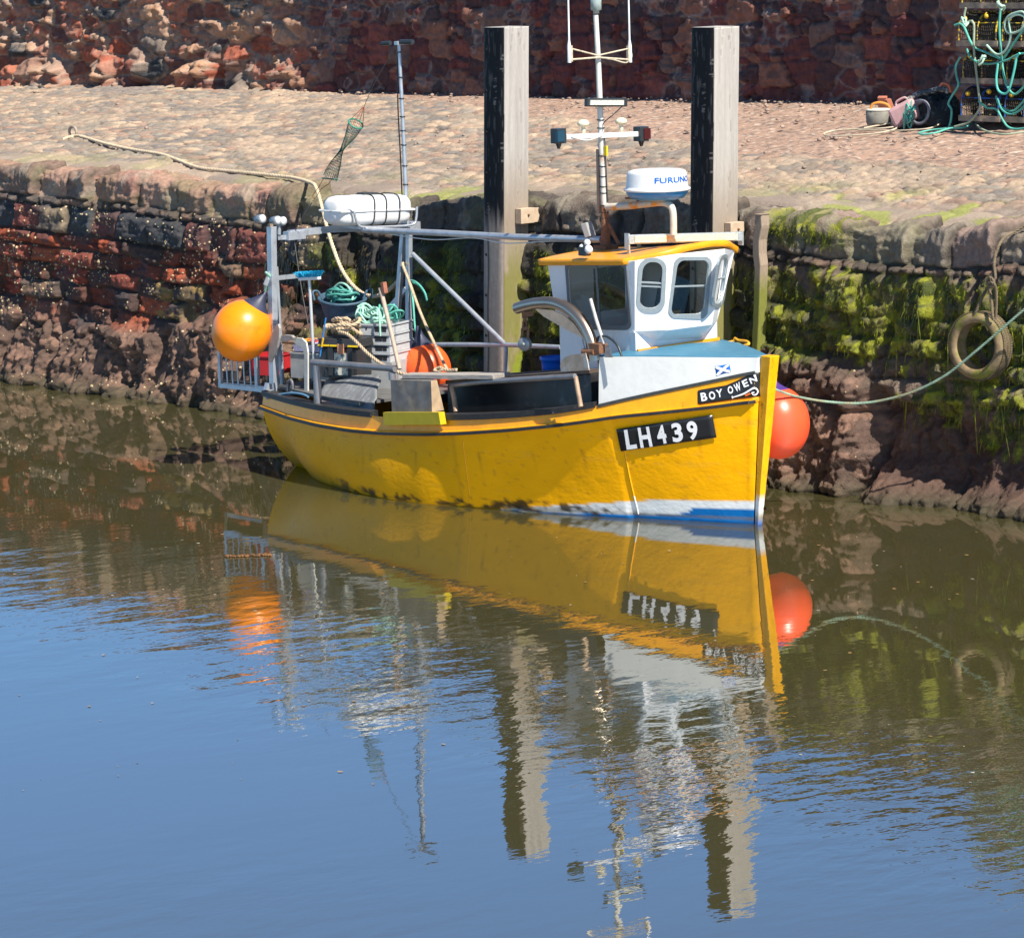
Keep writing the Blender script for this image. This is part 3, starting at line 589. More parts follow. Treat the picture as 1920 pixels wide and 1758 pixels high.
# gunwale capping
iA = IX(-4.30); iB = IX(-3.48)
cap = lambda i: [(hb[i]+0.005, zc[i]-0.012), (hb[i]+0.008, zc[i]+0.045), (hb[i]-0.10, zc[i]+0.055), (hb[i]-0.10, zc[i]-0.01), (hb[i]+0.005, zc[i]-0.012)]
side_strip('gunwale_capping', blackR, cap, 0, iA, (-1,)); side_strip('gunwale_capping', blackR, cap, iB, iF, (-1,)); side_strip('gunwale_capping', blackR, cap, 0, iF, (1,))
# inner skin and decks
innerM = M('inner_paint', (.05, .055, .06), 0.55, var=0.4, vs=7, col2=(.12, .11, .10), c2s=6, c2t=(.55, .7))
side_strip('inner_lining', innerM, lambda i: [(hb[i]-0.09, zc[i]-0.01), (max(0.02, hb[i]-0.16), max(0.62, zr[i]-0.15))], 0, iF)
mb = MB(); vs = []; fs = []
for i in range(0, iF, 4): yy_ = min(hb[i], yw[i]+(hb[i]-yw[i])*0.5)-0.10; vs += [(XS[i], -yy_, 0.42), (XS[i], yy_, 0.42)]
k = len(vs)//2; fs = [(2*i, 2*i+1, 2*i+3, 2*i+2) for i in range(k-1)]; mb.add(vs, fs, False); mb.build('deck', M('deck_boards', (.10, .095, .085), 0.7, var=0.4, vs=10), boat, solid=0.02)
# transom top board
mb = MB(); mb.prism([(XT-0.01, -hb[0]+.02, zr[0]-0.05), (XT-0.01, hb[0]-.02, zr[0]-0.05), (XT-0.01, hb[0]-.03, zc[0]+.02), (XT-0.01, -hb[0]+.03, zc[0]+.02)], (0.05, 0, 0)); mb.build('transom', paintY, boat, bevel=0.006)
# foredeck (light blue, cambered) and its black after bulkhead
def build_foredeck():
    idx = list(range(iF, NS, 2))+[NS-1]; rows = []
    for i in idx:
        y = hb[i]-0.035; x = XS[i]+stemx(zd[i])*sst(-1.2, 0, np.array(XS[i])).item()
        rows.append([(x, y*t, zd[i]+0.012+0.030*(1-t*t)*min(1, y/0.5)) for t in np.linspace(-1, 1, 17)])
    P = np.array(rows); P[..., 2] += (fbm(P[..., 0]*6, P[..., 1]*6, 320, 3)-.5)*0.006
    grid_obj('foredeck', P, None, M('blue_deck_paint', (.055, .185, .29), 0.5, var=0.10, vs=10, bump=0.002, bs=20, col2=(.30, .38, .42), c2s=12, c2t=(.66, .74)), boat).modifiers.new('s', 'SOLIDIFY').thickness = 0.02
    i = iF; mb = MB(); y = hb[i]-0.05
    mb.prism([(XS[i]-0.01, -y+.15, 0.6), (XS[i]-0.01, y-.15, 0.6), (XS[i]-0.01, y, zd[i]), (XS[i]-0.01, 0, zd[i]+.03), (XS[i]-0.01, -y, zd[i])], (-0.03, 0, 0)); mb.build('bulkhead', M('black_paint', (.018, .018, .02), 0.45, var=0.3, vs=12), boat)
build_foredeck()
# stem post
def build_stem():
    top = [ox_ for ox_ in (oy(1428, 667, -0.055), oy(1456, 667, -0.055))]
    mb = MB(); N_ = 24; vs = []
    zt = 1.69
    for k in range(N_+1):
        t = k/N_; z = -0.25+(zt+0.25)*t; tt = max(0, z)/zt; x0 = 0.045+stemx(z)-0.04; d = 0.05+0.085*tt; wv = 0.032+0.032*tt
        for (xx, yy) in ((x0, -wv), (x0+d, -wv), (x0+d, wv), (x0, wv)): vs.append((xx+random.uniform(-.002, .002), yy, z))
    fs = [(4*k+a, 4*k+(a+1) % 4, 4*k+4+(a+1) % 4, 4*k+4+a) for k in range(N_) for a in range(4)]+[(0, 3, 2, 1), tuple(4*N_+a for a in range(4))]
    mb.add(vs, fs, False); me_ = mb
    o = mb.build('stem_post', mat('stem_paint', (1, 1, 1), 0.4, attr=True, var=0.12, vs=12, bump=0.003, bs=25, col2=(.20, .11, .02), c2s=7, c2t=(.60, .72), stretch=(2, 2, 1)), boat, bevel=0.008)
    me = o.data; at = me.color_attributes.new('Col', 'FLOAT_COLOR', 'POINT')
    for v_, d in zip(me.vertices, at.data):
        z = v_.co.z; c = yel if z > .235 else (.72, .74, .74) if z > .145 else (.01, .10, .42) if z > .08 else (.3, .28, .24) if z > .04 else (.01, .12, .46); d.color = (*c, 1)
build_stem()
# ------------------------------------------------------------------ surfaces to hang lettering on
def bvh_of(P):
    n, m_ = P.shape[:2]; vs = [tuple(p) for p in P.reshape(-1, 3)]; fs = [(r*m_+c, r*m_+c+1, (r+1)*m_+c+1, (r+1)*m_+c) for r in range(n-1) for c in range(m_-1)]
    return BVHTree.FromPolygons(vs, fs)
HB = bvh_of(HP[:, :len(TS)-4])
_up = np.array([[(XS[i]+stemx(z_)*sst(-1.2, 0, np.array(XS[i])).item(), -y_, z_) for (y_, z_) in ((hb[i]+0.002, zr[i]-.05), (hb[i]-0.0-0.005+.012, zr[i]), (hb[i]-0.03+.012, zc[i]), (hb[i]-0.05+.018, zd[i]), (hb[i]-0.05+.018, zd[i]+.1))] for i in range(NS)]); UP = bvh_of(np.concatenate([_up, _up[-1:]+np.array([0.10, 0.03, 0.03])]))
def hit(bv, u, v, off):
    h, nn, _, _ = bv.ray_cast(CAM, ray(u, v).normalized())
    if h is None: return None
    if nn.dot(ray(u, v)) > 0: nn = -nn
    return h+nn*off
def bil(q, s, t):   # q: TL TR BR BL ; s across, t down
    a = (q[0][0]*(1-s)+q[1][0]*s, q[0][1]*(1-s)+q[1][1]*s); b = (q[3][0]*(1-s)+q[2][0]*s, q[3][1]*(1-s)+q[2][1]*s); return a[0]*(1-t)+b[0]*t, a[1]*(1-t)+b[1]*t
def patch(name, bv, q, off, mt, parent, nx=16, ny=6, thick=0.004, shape=None):
    P = np.zeros((nx+1, ny+1, 3))
    for i in range(nx+1):
        for j in range(ny+1):
            s, t = i/nx, j/ny
            if shape: uv = shape(s, t)
            else: uv = bil(q, s, t)
            h = hit(bv, *uv, off); P[i, j] = h if h is not None else P[i-1, j]
    o = grid_obj(name, P, None, mt, parent); md = o.modifiers.new('s', 'SOLIDIFY'); md.thickness = thick; md.offset = 1; return o
def text_mesh(s, bold=0.0, extr=0.0):
    cu = bpy.data.curves.new('t', 'FONT'); cu.body = s; cu.size = 1; cu.offset = bold; cu.resolution_u = 5; cu.fill_mode = 'BOTH'
    o = bpy.data.objects.new('t', cu); COL.objects.link(o); dg = bpy.context.evaluated_depsgraph_get(); me = bpy.data.meshes.new_from_object(o.evaluated_get(dg)); bpy.data.objects.remove(o); bpy.data.curves.remove(cu)
    vs = [v.co.copy() for v in me.vertices]; fs = [tuple(p.vertices) for p in me.polygons]; bpy.data.meshes.remove(me)
    x0 = min(v.x for v in vs); x1 = max(v.x for v in vs); y0 = min(v.y for v in vs); y1 = max(v.y for v in vs)
    return [((v.x-x0)/(x1-x0), 1-(v.y-y0)/(y1-y0)) for v in vs], fs
def letter(mb, bv, ch, q, off, bold=0.02):
    st, fs = text_mesh(ch, bold); vs = []
    for s, t in st:
        h = hit(bv, *bil(q, s, t), off); vs.append(h if h is not None else (vs[-1] if vs else V((0, 0, 0))))
    mb.add(vs, fs, False)
def Q4(z, pts, ox0, oy0): return [(ox0+a/z, oy0+b/z) for a, b in pts]
def q4(pts): return Q4(3.84, pts, 1060, 620)
signB = M('sign_black', (.018, .018, .02), 0.3, var=0.2, vs=9); signW = M('sign_white', (.80, .80, .82), 0.4)
pl_ = patch('registration_plate', HB, q4([(372, 705), (1062, 602), (1092, 765), (405, 862)]), 0.022, signB, boat, thick=0.006)
mb = MB()
for ch, q in (('L', [(428, 705), (458, 702), (524, 838), (450, 848)]), ('H', [(526, 690), (608, 682), (636, 824), (550, 836)]), ('4', [(652, 676), (716, 668), (745, 800), (680, 812)]), ('3', [(765, 662), (835, 650), (860, 786), (784, 798)]), ('9', [(872, 650), (945, 638), (970, 770), (898, 784)])):
    if ch == 'L': q = [(428, 706), (500, 696), (526, 838), (450, 848)]
    letter(mb, HB, ch, q4(q), 0.031, 0.035)
mb.build('registration_lettering', signW, pl_)
def nshape(s, t):
    u = 955+(1412-955)*s; top = np.interp(u, [955, 975, 1160, 1230, 1345, 1412], [432, 424, 392, 362, 305, 284]); bot = np.interp(u, [955, 970, 1200, 1412], [526, 531, 498, 470]); return 1060+u/3.84, 620+(top+(bot-top)*t)/3.84
nb = patch('name_board', UP, None, 0.006, signB, boat, nx=30, shape=nshape, thick=0.004)
mb = MB()
for ch, q in (('B', [(974, 448), (1016, 441), (1028, 500), (984, 508)]), ('O', [(1032, 440), (1076, 433), (1086, 490), (1042, 497)]), ('Y', [(1084, 427), (1130, 416), (1134, 474), (1098, 481)]), ('O', [(1168, 402), (1204, 394), (1216, 446), (1176, 456)]), ('W', [(1212, 388), (1256, 366), (1272, 424), (1230, 442)]), ('E', [(1270, 362), (1308, 344), (1326, 396), (1290, 408)]), ('N', [(1324, 344), (1366, 312), (1380, 360), (1342, 384)])):
    letter(mb, UP, ch, q4(q), 0.014, 0.03)
# scroll under the name
def upt(a, b, off=0.015): return hit(UP, 1060+a/3.84, 620+b/3.84, off)
sc = smooth_path([upt(*p) for p in ((1203, 480), (1240, 470), (1290, 452), (1325, 432), (1352, 412), (1372, 418), (1382, 438), (1370, 458), (1350, 460), (1346, 446), (1358, 442))], 0.008)
mb.tube(sc, [0.005+0.006*math.sin(math.pi*min(1, i/len(sc)*1.1)) for i in range(len(sc))], 6)
sc = [upt(*p) for p in ((1203, 470), (1206, 486))]; mb.tube(sc, 0.007, 6)
mb.build('name_lettering', signW, nb)
mb = MB(); mb.tube([upt(*p) for p in ((1300, 466), (1318, 460), (1334, 452))], 0.009, 6); mb.build('orange_motif', M('orange_motif', (.75, .16, .02), 0.5), nb)
fl = patch('saltire_flag', UP, q4([(1078, 258), (1182, 238), (1193, 295), (1088, 325)]), 0.004, M('saltire_blue', (.01, .14, .55), 0.4), boat, nx=6, ny=4, thick=0.002)
mb = MB(); FQ = q4([(1078, 258), (1182, 238), (1193, 295), (1088, 325)])
for (a, b) in (((0, 0), (1, 1)), ((1, 0), (0, 1))):
    vs = []
    for k in range(7):
        t = k/6; s_, r_ = a[0]+(b[0]-a[0])*t, a[1]+(b[1]-a[1])*t
        for e in (-0.09, 0.09): vs.append(hit(UP, *bil(FQ, min(1, max(0, s_+e*(1 if a[0] == 0 else 1))), min(1, max(0, r_-e*(1 if a[0] == 0 else -1)))), 0.009))
    mb.add(vs, [(2*k, 2*k+1, 2*k+3, 2*k+2) for k in range(6)], False)
mb.build('saltire_cross', signW, fl)
# ------------------------------------------------------------------ WHEELHOUSE
WA = V((-1.16, -0.5, 1.88)); WD = V((-1.16, 0.63, 1.86))
XAF = -2.31
def flare(p, z):   # flare outwards and rake forwards above the sill
    k = (z-1.88)/0.68; return V((p[0]+0.13*k, p[1]+(-0.10*k if p[1] < 0.0 else 0.12*k), z))
PL = [(XAF, -0.5), (-1.16, -0.5), (-0.97, -0.24), (-0.97, 0.37), (-1.16, 0.63), (XAF, 0.63)]
def wtop(x, y):
    cx = 1-((y-0.06)/0.72)**2; return 2.50+0.06*min(1, max(0, (x+2.4)/1.2))+0.10*max(0, cx)*min(1, max(0, (x+2.0)/0.8))
wh_up = []; wh_lo = []
for k, (x, y) in enumerate(PL):
    a = V((x, y, 1.88)); zt = wtop(x, y)
    t = V((x+(0.0 if k in (0, 5) else 0.14), y+(-0.11 if y < 0 else 0.13)*(1 if k in (0, 1, 4, 5) else 0.55), zt)); wh_lo.append(a); wh_up.append(t)
whM = M('wheelhouse_white', (.80, .81, .84), 0.30, var=0.05, vs=5, bump=0.0012, bs=10, col2=(.52, .50, .46), c2s=4, c2t=(.62, .80), stretch=(2, 2, .6))
glassM = None
def make_glass():
    m = bpy.data.materials.new('window_glass'); m.use_nodes = True; nt = m.node_tree; N = nt.nodes; L = nt.links; N.clear()
    o = N.new('ShaderNodeOutputMaterial'); gl = N.new('ShaderNodeBsdfGlossy'); gl.inputs['Roughness'].default_value = 0.02; tr = N.new('ShaderNodeBsdfTransparent'); tr.inputs[0].default_value = (.66, .72, .69, 1)
    fr = N.new('ShaderNodeFresnel'); fr.inputs[0].default_value = 1.25; mx = N.new('ShaderNodeMixShader'); L.new(fr.outputs[0], mx.inputs[0]); L.new(tr.outputs[0], mx.inputs[1]); L.new(gl.outputs[0], mx.inputs[2]); L.new(mx.outputs[0], o.inputs[0]); return m
glassM = make_glass()
frM = M('window_frame_grey', (.36, .42, .46), 0.35, 0.3, var=0.1, vs=30)
frD = M('window_frame_dark', (.16, .18, .20), 0.4, 0.3)
def rrect(q, r, n=6):
    """rounded quad in pixel space, q TL TR BR BL, r corner fraction (sx, sy)"""
    out = []
    for (cx, cy, a0) in ((1-r[0], r[1], -90), (1-r[0], 1-r[1], 0), (r[0], 1-r[1], 90), (r[0], r[1], 180)):
        for k in range(n+1):
            a = math.radians(a0+90*k/n); out.append(bil(q, cx+r[0]*math.cos(a), cy+r[1]*math.sin(a)))
    return out
wheel = MB(); 
def wall_with_hole(quad, loops, mb_):
    bm = bmesh.new(); allE = []
    for lp in [quad]+loops:
        vv = [bm.verts.new(p) for p in lp]; allE += [bm.edges.new((vv[i], vv[(i+1) % len(vv)])) for i in range(len(vv))]
    bmesh.ops.triangle_fill(bm, edges=allE, use_beauty=True, use_dissolve=False)
    bm.verts.index_update(); mb_.add([v.co.copy() for v in bm.verts], [tuple(v.index for v in f.verts) for f in bm.faces], False); bm.free()
def plane3(a, b, c): n = (b-a).cross(c-a).normalized(); return a, n
def ring(mb_, outer, inner, n, th):
    k = len(outer); vs = [p+n*th for p in outer]+[p+n*th for p in inner]+[p-n*0.01 for p in inner]+[p-n*0.005 for p in outer]
    fs = [(i, (i+1) % k, k+(i+1) % k, k+i) for i in range(k)]+[(k+i, k+(i+1) % k, 2*k+(i+1) % k, 2*k+i) for i in range(k)]+[(3*k+i, 3*k+(i+1) % k, (i+1) % k, i) for i in range(k)]
    mb_.add(vs, fs, False)
Z2 = lambda pts: Q4(4.571, pts, 1000, 430)
WINS = [  # wall index, outer quad, inner quad, corner radii, bars, dark
    (0, [(276, 266), (800, 268), (852, 862), (318, 852)], [(300, 303), (785, 300), (828, 822), (330, 822)], (.12, .10), [], True),
    (1, [(905, 243), (1145, 243), (1122, 716), (880, 706)], [(942, 275), (1112, 278), (1085, 675), (905, 668)], (.42, .20), [((920, 452), (1105, 462)), ((918, 484), (1098, 492))], False),
    (2, [(1205, 232), (1527, 232), (1480, 770), (1145, 756)], [(1232, 264), (1500, 262), (1452, 722), (1168, 730)], (.20, .13), [((1195, 490), (1480, 482))], False),
    (3, [(1588, 212), (1684, 212), (1618, 668), (1518, 672)], [(1600, 242), (1662, 240), (1602, 630), (1530, 640)], (.40, .20), [((1562, 428), (1643, 412))], False)]
wall_loops = {}
winparts = []
for wi, qo, qi, r, bars, dark in WINS:
    a, b = wh_lo[wi], wh_lo[wi+1]; c = wh_up[wi]; p0, n = plane3(a, b, c)
    if n.dot(CAM-a) < 0: n = -n
    po = [onp(*p, p0, n) for p in rrect(Z2(qo), r)]; pi = [onp(*p, p0, n) for p in rrect(Z2(qi), r)]
    wall_loops.setdefault(wi, []).append([p for p in pi]); winparts.append((po, pi, n, bars, p0, dark))
# port side carries the mirror of the starboard window; aft bulkhead has a door opening
ymir = 0.065
def mirp(p): return V((p.x, 2*ymir-p.y, p.z))
p0, n4 = plane3(wh_lo[4], wh_lo[5], wh_up[4])
mwin = [mirp(p) for p in winparts[0][1]]; mwin = [p-n4*((p-p0).dot(n4)) for p in mwin]; wall_loops[4] = [mwin[::-1]]
for wi in range(6):
    a, b = wh_lo[wi], wh_lo[(wi+1) % 6]; c, d = wh_up[(wi+1) % 6], wh_up[wi]; top = [c, d]
    if wi == 2: pass
    quad = [a, b, c, d]
    if wi == 5: # aft face with opening
        xa = a.x; quad = [a, b, c, d]; wall_with_hole(quad, [[V((XAF, .0, 1.95)), V((XAF, .45, 1.95)), V((XAF, .45, 2.4)), V((XAF, .0, 2.4))]], wheel); continue
    wall_with_hole(quad, wall_loops.get(wi, []), wheel)
# lower house: straight sides, undercut below the windows
L0 = [V((XAF+.02, -.485, 1.88)), V((-1.175, -.485, 1.88)), V((-1.175, .615, 1.88)), V((XAF+.02, .615, 1.88))]
Lb = [p+V((0, 0, -1.35)) for p in L0]
wheel.add(L0+Lb, [(0, 4, 5, 1), (2, 6, 7, 3), (3, 7, 4, 0)], False)
e1 = ox(1229, 638, -1.165); e2 = ox(1313, 633, -1.165)
A_, B_, C_, D_ = wh_lo[1], wh_lo[2], wh_lo[3], wh_lo[4]
wheel.add([A_, B_, C_, D_, e1, e2], [(0, 4, 1), (1, 4, 5, 2), (2, 5, 3)], False)
wheel.add([A_, D_, e2, e1, Lb[1]+V((.01, 0, 0)), Lb[2]+V((.01, 0, 0))], [(0, 4, 3), (3, 4, 5, 2), (2, 5, 1)], False)
house = wheel.build('wheelhouse', whM, boat, solid=0.014)
for po, pi, n, bars, p0, dark in winparts:
    mb = MB(); mt = frD if dark else frM; ring(mb, po, pi, n, 0.016)
    for (s_, e_) in bars:
        z_ = lambda p: onp(1000+p[0]/4.571, 430+p[1]/4.571, p0, n); mb.bar(z_(s_), z_(e_), 0.014, 0.02, n)
    if dark:
        z_ = lambda p: onp(1000+p[0]/4.571, 430+p[1]/4.571, p0, n); mb.bar(z_((537, 303)), z_((570, 835)), 0.016, 0.02, n)
    mb.build('window_frame', mt, house)
    mb = MB(); mb.add([p-n*0.004 for p in pi], [tuple(range(len(pi)))], False); mb.build('window_pane', glassM, house)
mb = MB(); ring(mb, [p+(p-sum(mwin, V())/len(mwin)).normalized()*.03 for p in mwin], mwin, V((0, 1, 0)), .016); mb.build('window_frame', frD, house)
mb = MB(); mb.add(mwin, [tuple(range(len(mwin)))], False); mb.build('window_pane', glassM, house)
# side rubbing ledge under the side window
mb = MB(); mb.bar((XAF, -.50, 1.875), (-1.16, -.505, 1.875), .018, .02); mb.bar((-1.155, -.49, 1.66), (-1.155, .62, 1.655), .03, .02); mb.cur = 1
o = mb.build('wheelhouse_trim', [whM], boat)
mb = MB(); mb.bar((-1.13, -.50, 1.685), (-1.13, .63, 1.70), .025, .03); mb.build('orange_coaming', M('orange_paint', (.82, .33, .012), 0.35, var=0.1, vs=9, bump=.0015, bs=20), boat)
# helm console seen through the glass
mb = MB(); mb.box((-1.30, .05, 1.80), (.12, .5, .10)); mb.box((-1.30, .10, 1.96), (.05, .12, .06)); mb.ball((-1.45, -.18, 2.0), .10, 10, (.5, 1, 1)); mb.build('helm_console', M('console_dark', (.05, .05, .055), 0.5), boat)
mb = MB(); mb.box((-1.22, -.1, 1.925), (.06, .09, .02)); mb.build('chart_box', M('console_cream', (.5, .5, .42), 0.6), boat)
# roof: orange cambered slab with raised brow at the front
orM = M('orange_paint', (.82, .33, .012))
def build_roof():
    front = [ox(1187, 484, -1.10), None]
    N_ = 25; prof = []
    # front edge: plan follows the facets with overhang, height from the brow profile
    fe = [(-1.14, -.66, 2.575), (-1.0, -.50, 2.60), (-.86, -.30, 2.645), (-.82, -.05, 2.685), (-.82, .25, 2.70), (-.83, .48, 2.685), (-.98, .72, 2.62), (-1.06, .86, 2.575)]
    fe = smooth_path([V(p) for p in fe], 0.04)
    rows = 22; P = []
    for p in fe:
        q = V((-2.41, -.66+(p.y+.66)/(1.52)*1.50, 2.50+0.045*(1-((p.y-.09)/.76)**2))); row = []
        for k in range(rows+1):
            t = k/rows; z = q.z+(p.z-q.z)*(t**2.2)+0.02*math.sin(math.pi*min(1, t*1.0)); row.append(tuple(V((q.x+(p.x-q.x)*t, q.y+(p.y-q.y)*t, z))))
        P.append(row)
    P = np.array(P); o = grid_obj('roof', P, None, orM, boat); md = o.modifiers.new('s', 'SOLIDIFY'); md.thickness = 0.065; md.offset = -0.3
    o.modifiers.new('b', 'BEVEL').width = 0.008
    return o
roof = build_roof()
# ------------------------------------------------------------------ MAST, LIGHTS, RADAR
MY = 0.05; oM = lambda u, v: oy(u, v, MY); MX = oM(1136, 455).x
def oX(u, v): return ox(u, v, MX)
greyT = M('mast_paint', (.62, .60, .55), 0.4, var=0.15, vs=6, col2=(.40, .22, .12), c2s=4, c2t=(.58, .70))
rust = M('rusty_steel', (.26, .12, .06), 0.7, 0.2, var=0.4, vs=20, col2=(.12, .06, .04), c2s=20)
blackP = M('black_plastic', (.025, .03, .035), 0.35)
cream = M('cream_plastic', (.72, .66, .48), 0.4); whitePl = M('white_plastic', (.68, .69, .70), 0.35, var=.08, vs=12)
mb = MB(); mb.tube([oM(1136, 440), oM(1131, 330), oM(1127, 250), oM(1122, 120), oM(1117, 28)], [.036, .033, .031, .028, .026], 14)
mast = mb.build('mast', greyT, boat)
mb = MB(); mb.tube([oM(1135, 462), oM(1135, 425), oM(1133, 385)], [.055, .042, .038], 12); mb.box(oM(1136, 463)+V((0, 0, 0)), (.09, .09, .02)); mb.bar(oM(1138, 415), oM(1160, 458), .012, .04); mb.build('mast_foot', rust, mast)
mb = MB(); mb.tube([oM(1123, 400), oM(1121, 280)], .020, 8); mb.build('conduit', M('conduit_tan', (.36, .27, .20), 0.6, var=.2), mast)
mb = MB(); mb.lathe(oM(1118, 26), [(0.0, 0), (.03, 0), (.03, .03), (.055, .04), (.055, .15), (.045, .165), (0, .165)], 16); mb.build('masthead_light', M('lamp_glass', (.30, .36, .35), 0.15, var=.2, vs=20), mast)
mb = MB(); c_ = oX(1121, 108); e_l = oX(1071, 112); e_r = oX(1178, 112)
mb.tube([c_, e_l], .011, 6); mb.tube([c_, e_r], .011, 6); mb.tube([c_+V((0, 0, .02)), e_l+V((0, 0, .11))], .009, 6); mb.tube([c_+V((0, 0, .02)), e_r+V((0, 0, .11))], .009, 6)
mb.bar(e_l-V((0, 0, .02)), e_l+V((0, 0, .14)), .02, .03); mb.bar(e_r-V((0, 0, .02)), e_r+V((0, 0, .14)), .02, .03)
mb.tube(smooth_path([c_, c_+V((0, .2, -.03)), e_r+V((0, -.03, -.03)), e_r+V((0, .05, .03)), e_r+V((0, .02, .12))], .03), .008, 6); mb.build('antenna_bracket', M('bracket_buff', (.55, .47, .35), 0.5, var=.3, vs=20), mast)
for e, s_ in ((e_l, -.025), (e_r, .025)):
    mb = MB(); mb.tube([e+V((0, s_, -.03)), e+V((0, s_, .14)), e+V((0, s_*.9, .20)), e+V((0, s_*.8, 1.5))], [.02, .02, .010, .006], 8); mb.build('whip_antenna', whitePl, mast)
# small LED bar
a = oX(1091, 192); b = oX(1166, 192); a.x += .06; b.x += .06
mb = MB(); mb.bar(a, b, .055, .085, V((0, 0, 1))); led = mb.build('light_bar', blackP, mast, bevel=.008)
mb = MB(); mb.bar(a.lerp(b, .08)+V((.035, -.02, .0)), a.lerp(b, .92)+V((.035, -.02, .0)), .012, .05); mb.build('lens', M('lamp_lens', (.55, .56, .50), 0.12, var=.3, vs=60), led)
mb = MB(); mb.tube(smooth_path([a.lerp(b, .9)+V((0, 0, -.04)), oM(1150, 215), oM(1131, 232), oM(1130, 250)], .03), .006, 5); mb.tube([oM(1133, 250), oM(1137, 330), oM(1139, 380)], .006, 5)
for v_ in (225, 240, 292, 312, 331, 350, 362, 385, 398, 409, 418, 427): q = oM(1126+(v_-225)*.045, v_); mb.lathe(q, [(.036, -.006), (.041, -.004), (.041, .004), (.036, .006)], 10)
mb.build('cable', blackP, mast)
# cross bar
a = oX(1060, 257); b = oX(1204, 251); mb = MB(); mb.bar(a, b, .045, .05); mb.tube(smooth_path([a+V((.03, .05, 0)), a.lerp(b, .25)+V((.03, 0, -.04)), a.lerp(b, .45)+V((.03, 0, 0))], .03), .006, 5); mb.tube(smooth_path([oM(1128, 262), oM(1121, 272), oM(1128, 282), oM(1131, 268)], .02), .01, 6); cb = mb.build('crossbar', whitePl, mast, bevel=.004)
for u, v in ((1094, 250), (1165, 246)):
    q = oX(u, v); mb = MB(); mb.lathe(q, [(.0, -.03), (.022, -.03), (.022, .05), (.018, .06), (.03, .068), (.055, .078), (.062, .095), (.058, .115), (.03, .135), (0, .14)], 18); mb.build('gps_antenna', cream, cb)
for u, v, c2, nm in ((1047, 255, (.005, .05, .09), 'green_sidelight'), (1202, 251, (.05, .004, .008), 'red_sidelight')):
    q = oX(u, v); mb = MB(); mb.box(q, (.055, .06, .075)); mb.tube([q+V((0, 0, -.07)), q+V((0, 0, -.13))], [.035, .015], 8); l_ = mb.build('sidelight', blackP, cb, bevel=.012)
    mb = MB(); mb.box(q+V((.045, -.02 if u < 1100 else .03, 0)), (.02, .045, .055)); mb.build('lens', M(nm, c2, 0.12), l_)
mb = MB(); mb.cur = 0; q = oM(1136, 283); mb.box(q, (.02, .01, .05)); mb.build('yellow_tag', M('tag_yellow', (.75, .55, .02), .5), mast)
# radar arch, scanner
rp = [oM(1138, 388), oM(1180, 386), oM(1222, 381), oM(1244, 380), oM(1257, 386), oM(1262, 400), oM(1263, 440)]
mb = MB(); mb.tube(smooth_path(rp[:3], .03), .036, 12); mb.tube(smooth_path(rp[2:], .02), .036, 12); mb.box(oM(1263, 443), (.07, .05, .02)); arch = mb.build('radar_arch', M('arch_orange', (.60, .54, .46), .45, var=.15, vs=8, col2=(.78, .30, .03), c2s=3.2, c2t=(.50, .56)), boat)
mb = MB(); mb.box(oM(1223, 371), (.22, .17, .010)); mb.build('mount_plate', rust, arch)
rc = oM(1232, 357); mb = MB(); mb.lathe(rc, [(0, -.10), (.19, -.095), (.27, -.075), (.308, -.03), (.318, .0)], 40); radar = mb.build('radar_scanner', M('radar_blue', (.02, .20, .48), .3, var=.15, vs=6), boat)
mb = MB(); mb.lathe(rc, [(.31, 0), (.335, .002), (.337, .022), (.318, .03), (.310, .05), (.300, .17), (.288, .195), (.25, .208), (.1, .216), (0, .217)], 48); dome = mb.build('radome', whitePl, radar)
st, fs = text_mesh('FURUNO', .02); ang0 = math.atan2(CAM.y-rc.y, CAM.x-rc.x)
vs = []
for s, t in st:
    uu = 1226+(1302-1226)*s; vv = 332+(342.5-332)*t-0.0
    # angle round the drum: lettering starts right of the middle and wraps round the side
    ph = ang0+math.radians(-4+84*s); R_ = .3155-.010*((.150-.058*t)-.05)/.12; vs.append(rc+V((math.cos(ph)*R_, math.sin(ph)*R_, .150-.058*t)))
mb = MB(); mb.add(vs, fs, False); o = mb.build('lettering', M('brand_blue', (.01, .12, .50), .4), radar); 
# long LED light on the roof
a = oM(1176, 448); b = oM(1389, 441); a = ox(1176, 449, -1.35); b = ox(1389, 443, -1.05)
mb = MB(); mb.bar(a, b, .075, .09); fl_ = mb.build('floodlight_bar', M('cast_aluminium', (.50, .53, .53), .4, .5, var=.2, vs=40), boat, bevel=.006)
fd = (b-a).normalized(); fn_ = fd.cross(V((0, 0, 1))).normalized(); fn_ = fn_ if fn_.dot(CAM-a) > 0 else -fn_
mb = MB(); mb.bar(a.lerp(b, .05)+fn_*.042, a.lerp(b, .95)+fn_*.042, .012, .062)
mb.build('lens', M('long_lens', (.62, .60, .46), .15, var=.3, vs=50), fl_)
mb = MB(); mb.bar(a+V((0, 0, -.1)), a+V((0, 0, .06)), .02, .06); mb.bar(a+V((0, .02, -.14)), a, .02, .03); mb.build('bracket', M('cast_aluminium', (.5, .53, .53)), fl_); mb = MB(); mb.bar(b+V((0, 0, -.09)), b+V((0, 0, .05)), .02, .06); mb.build('bracket', M('cast_aluminium', (.5, .53, .53)), fl_)
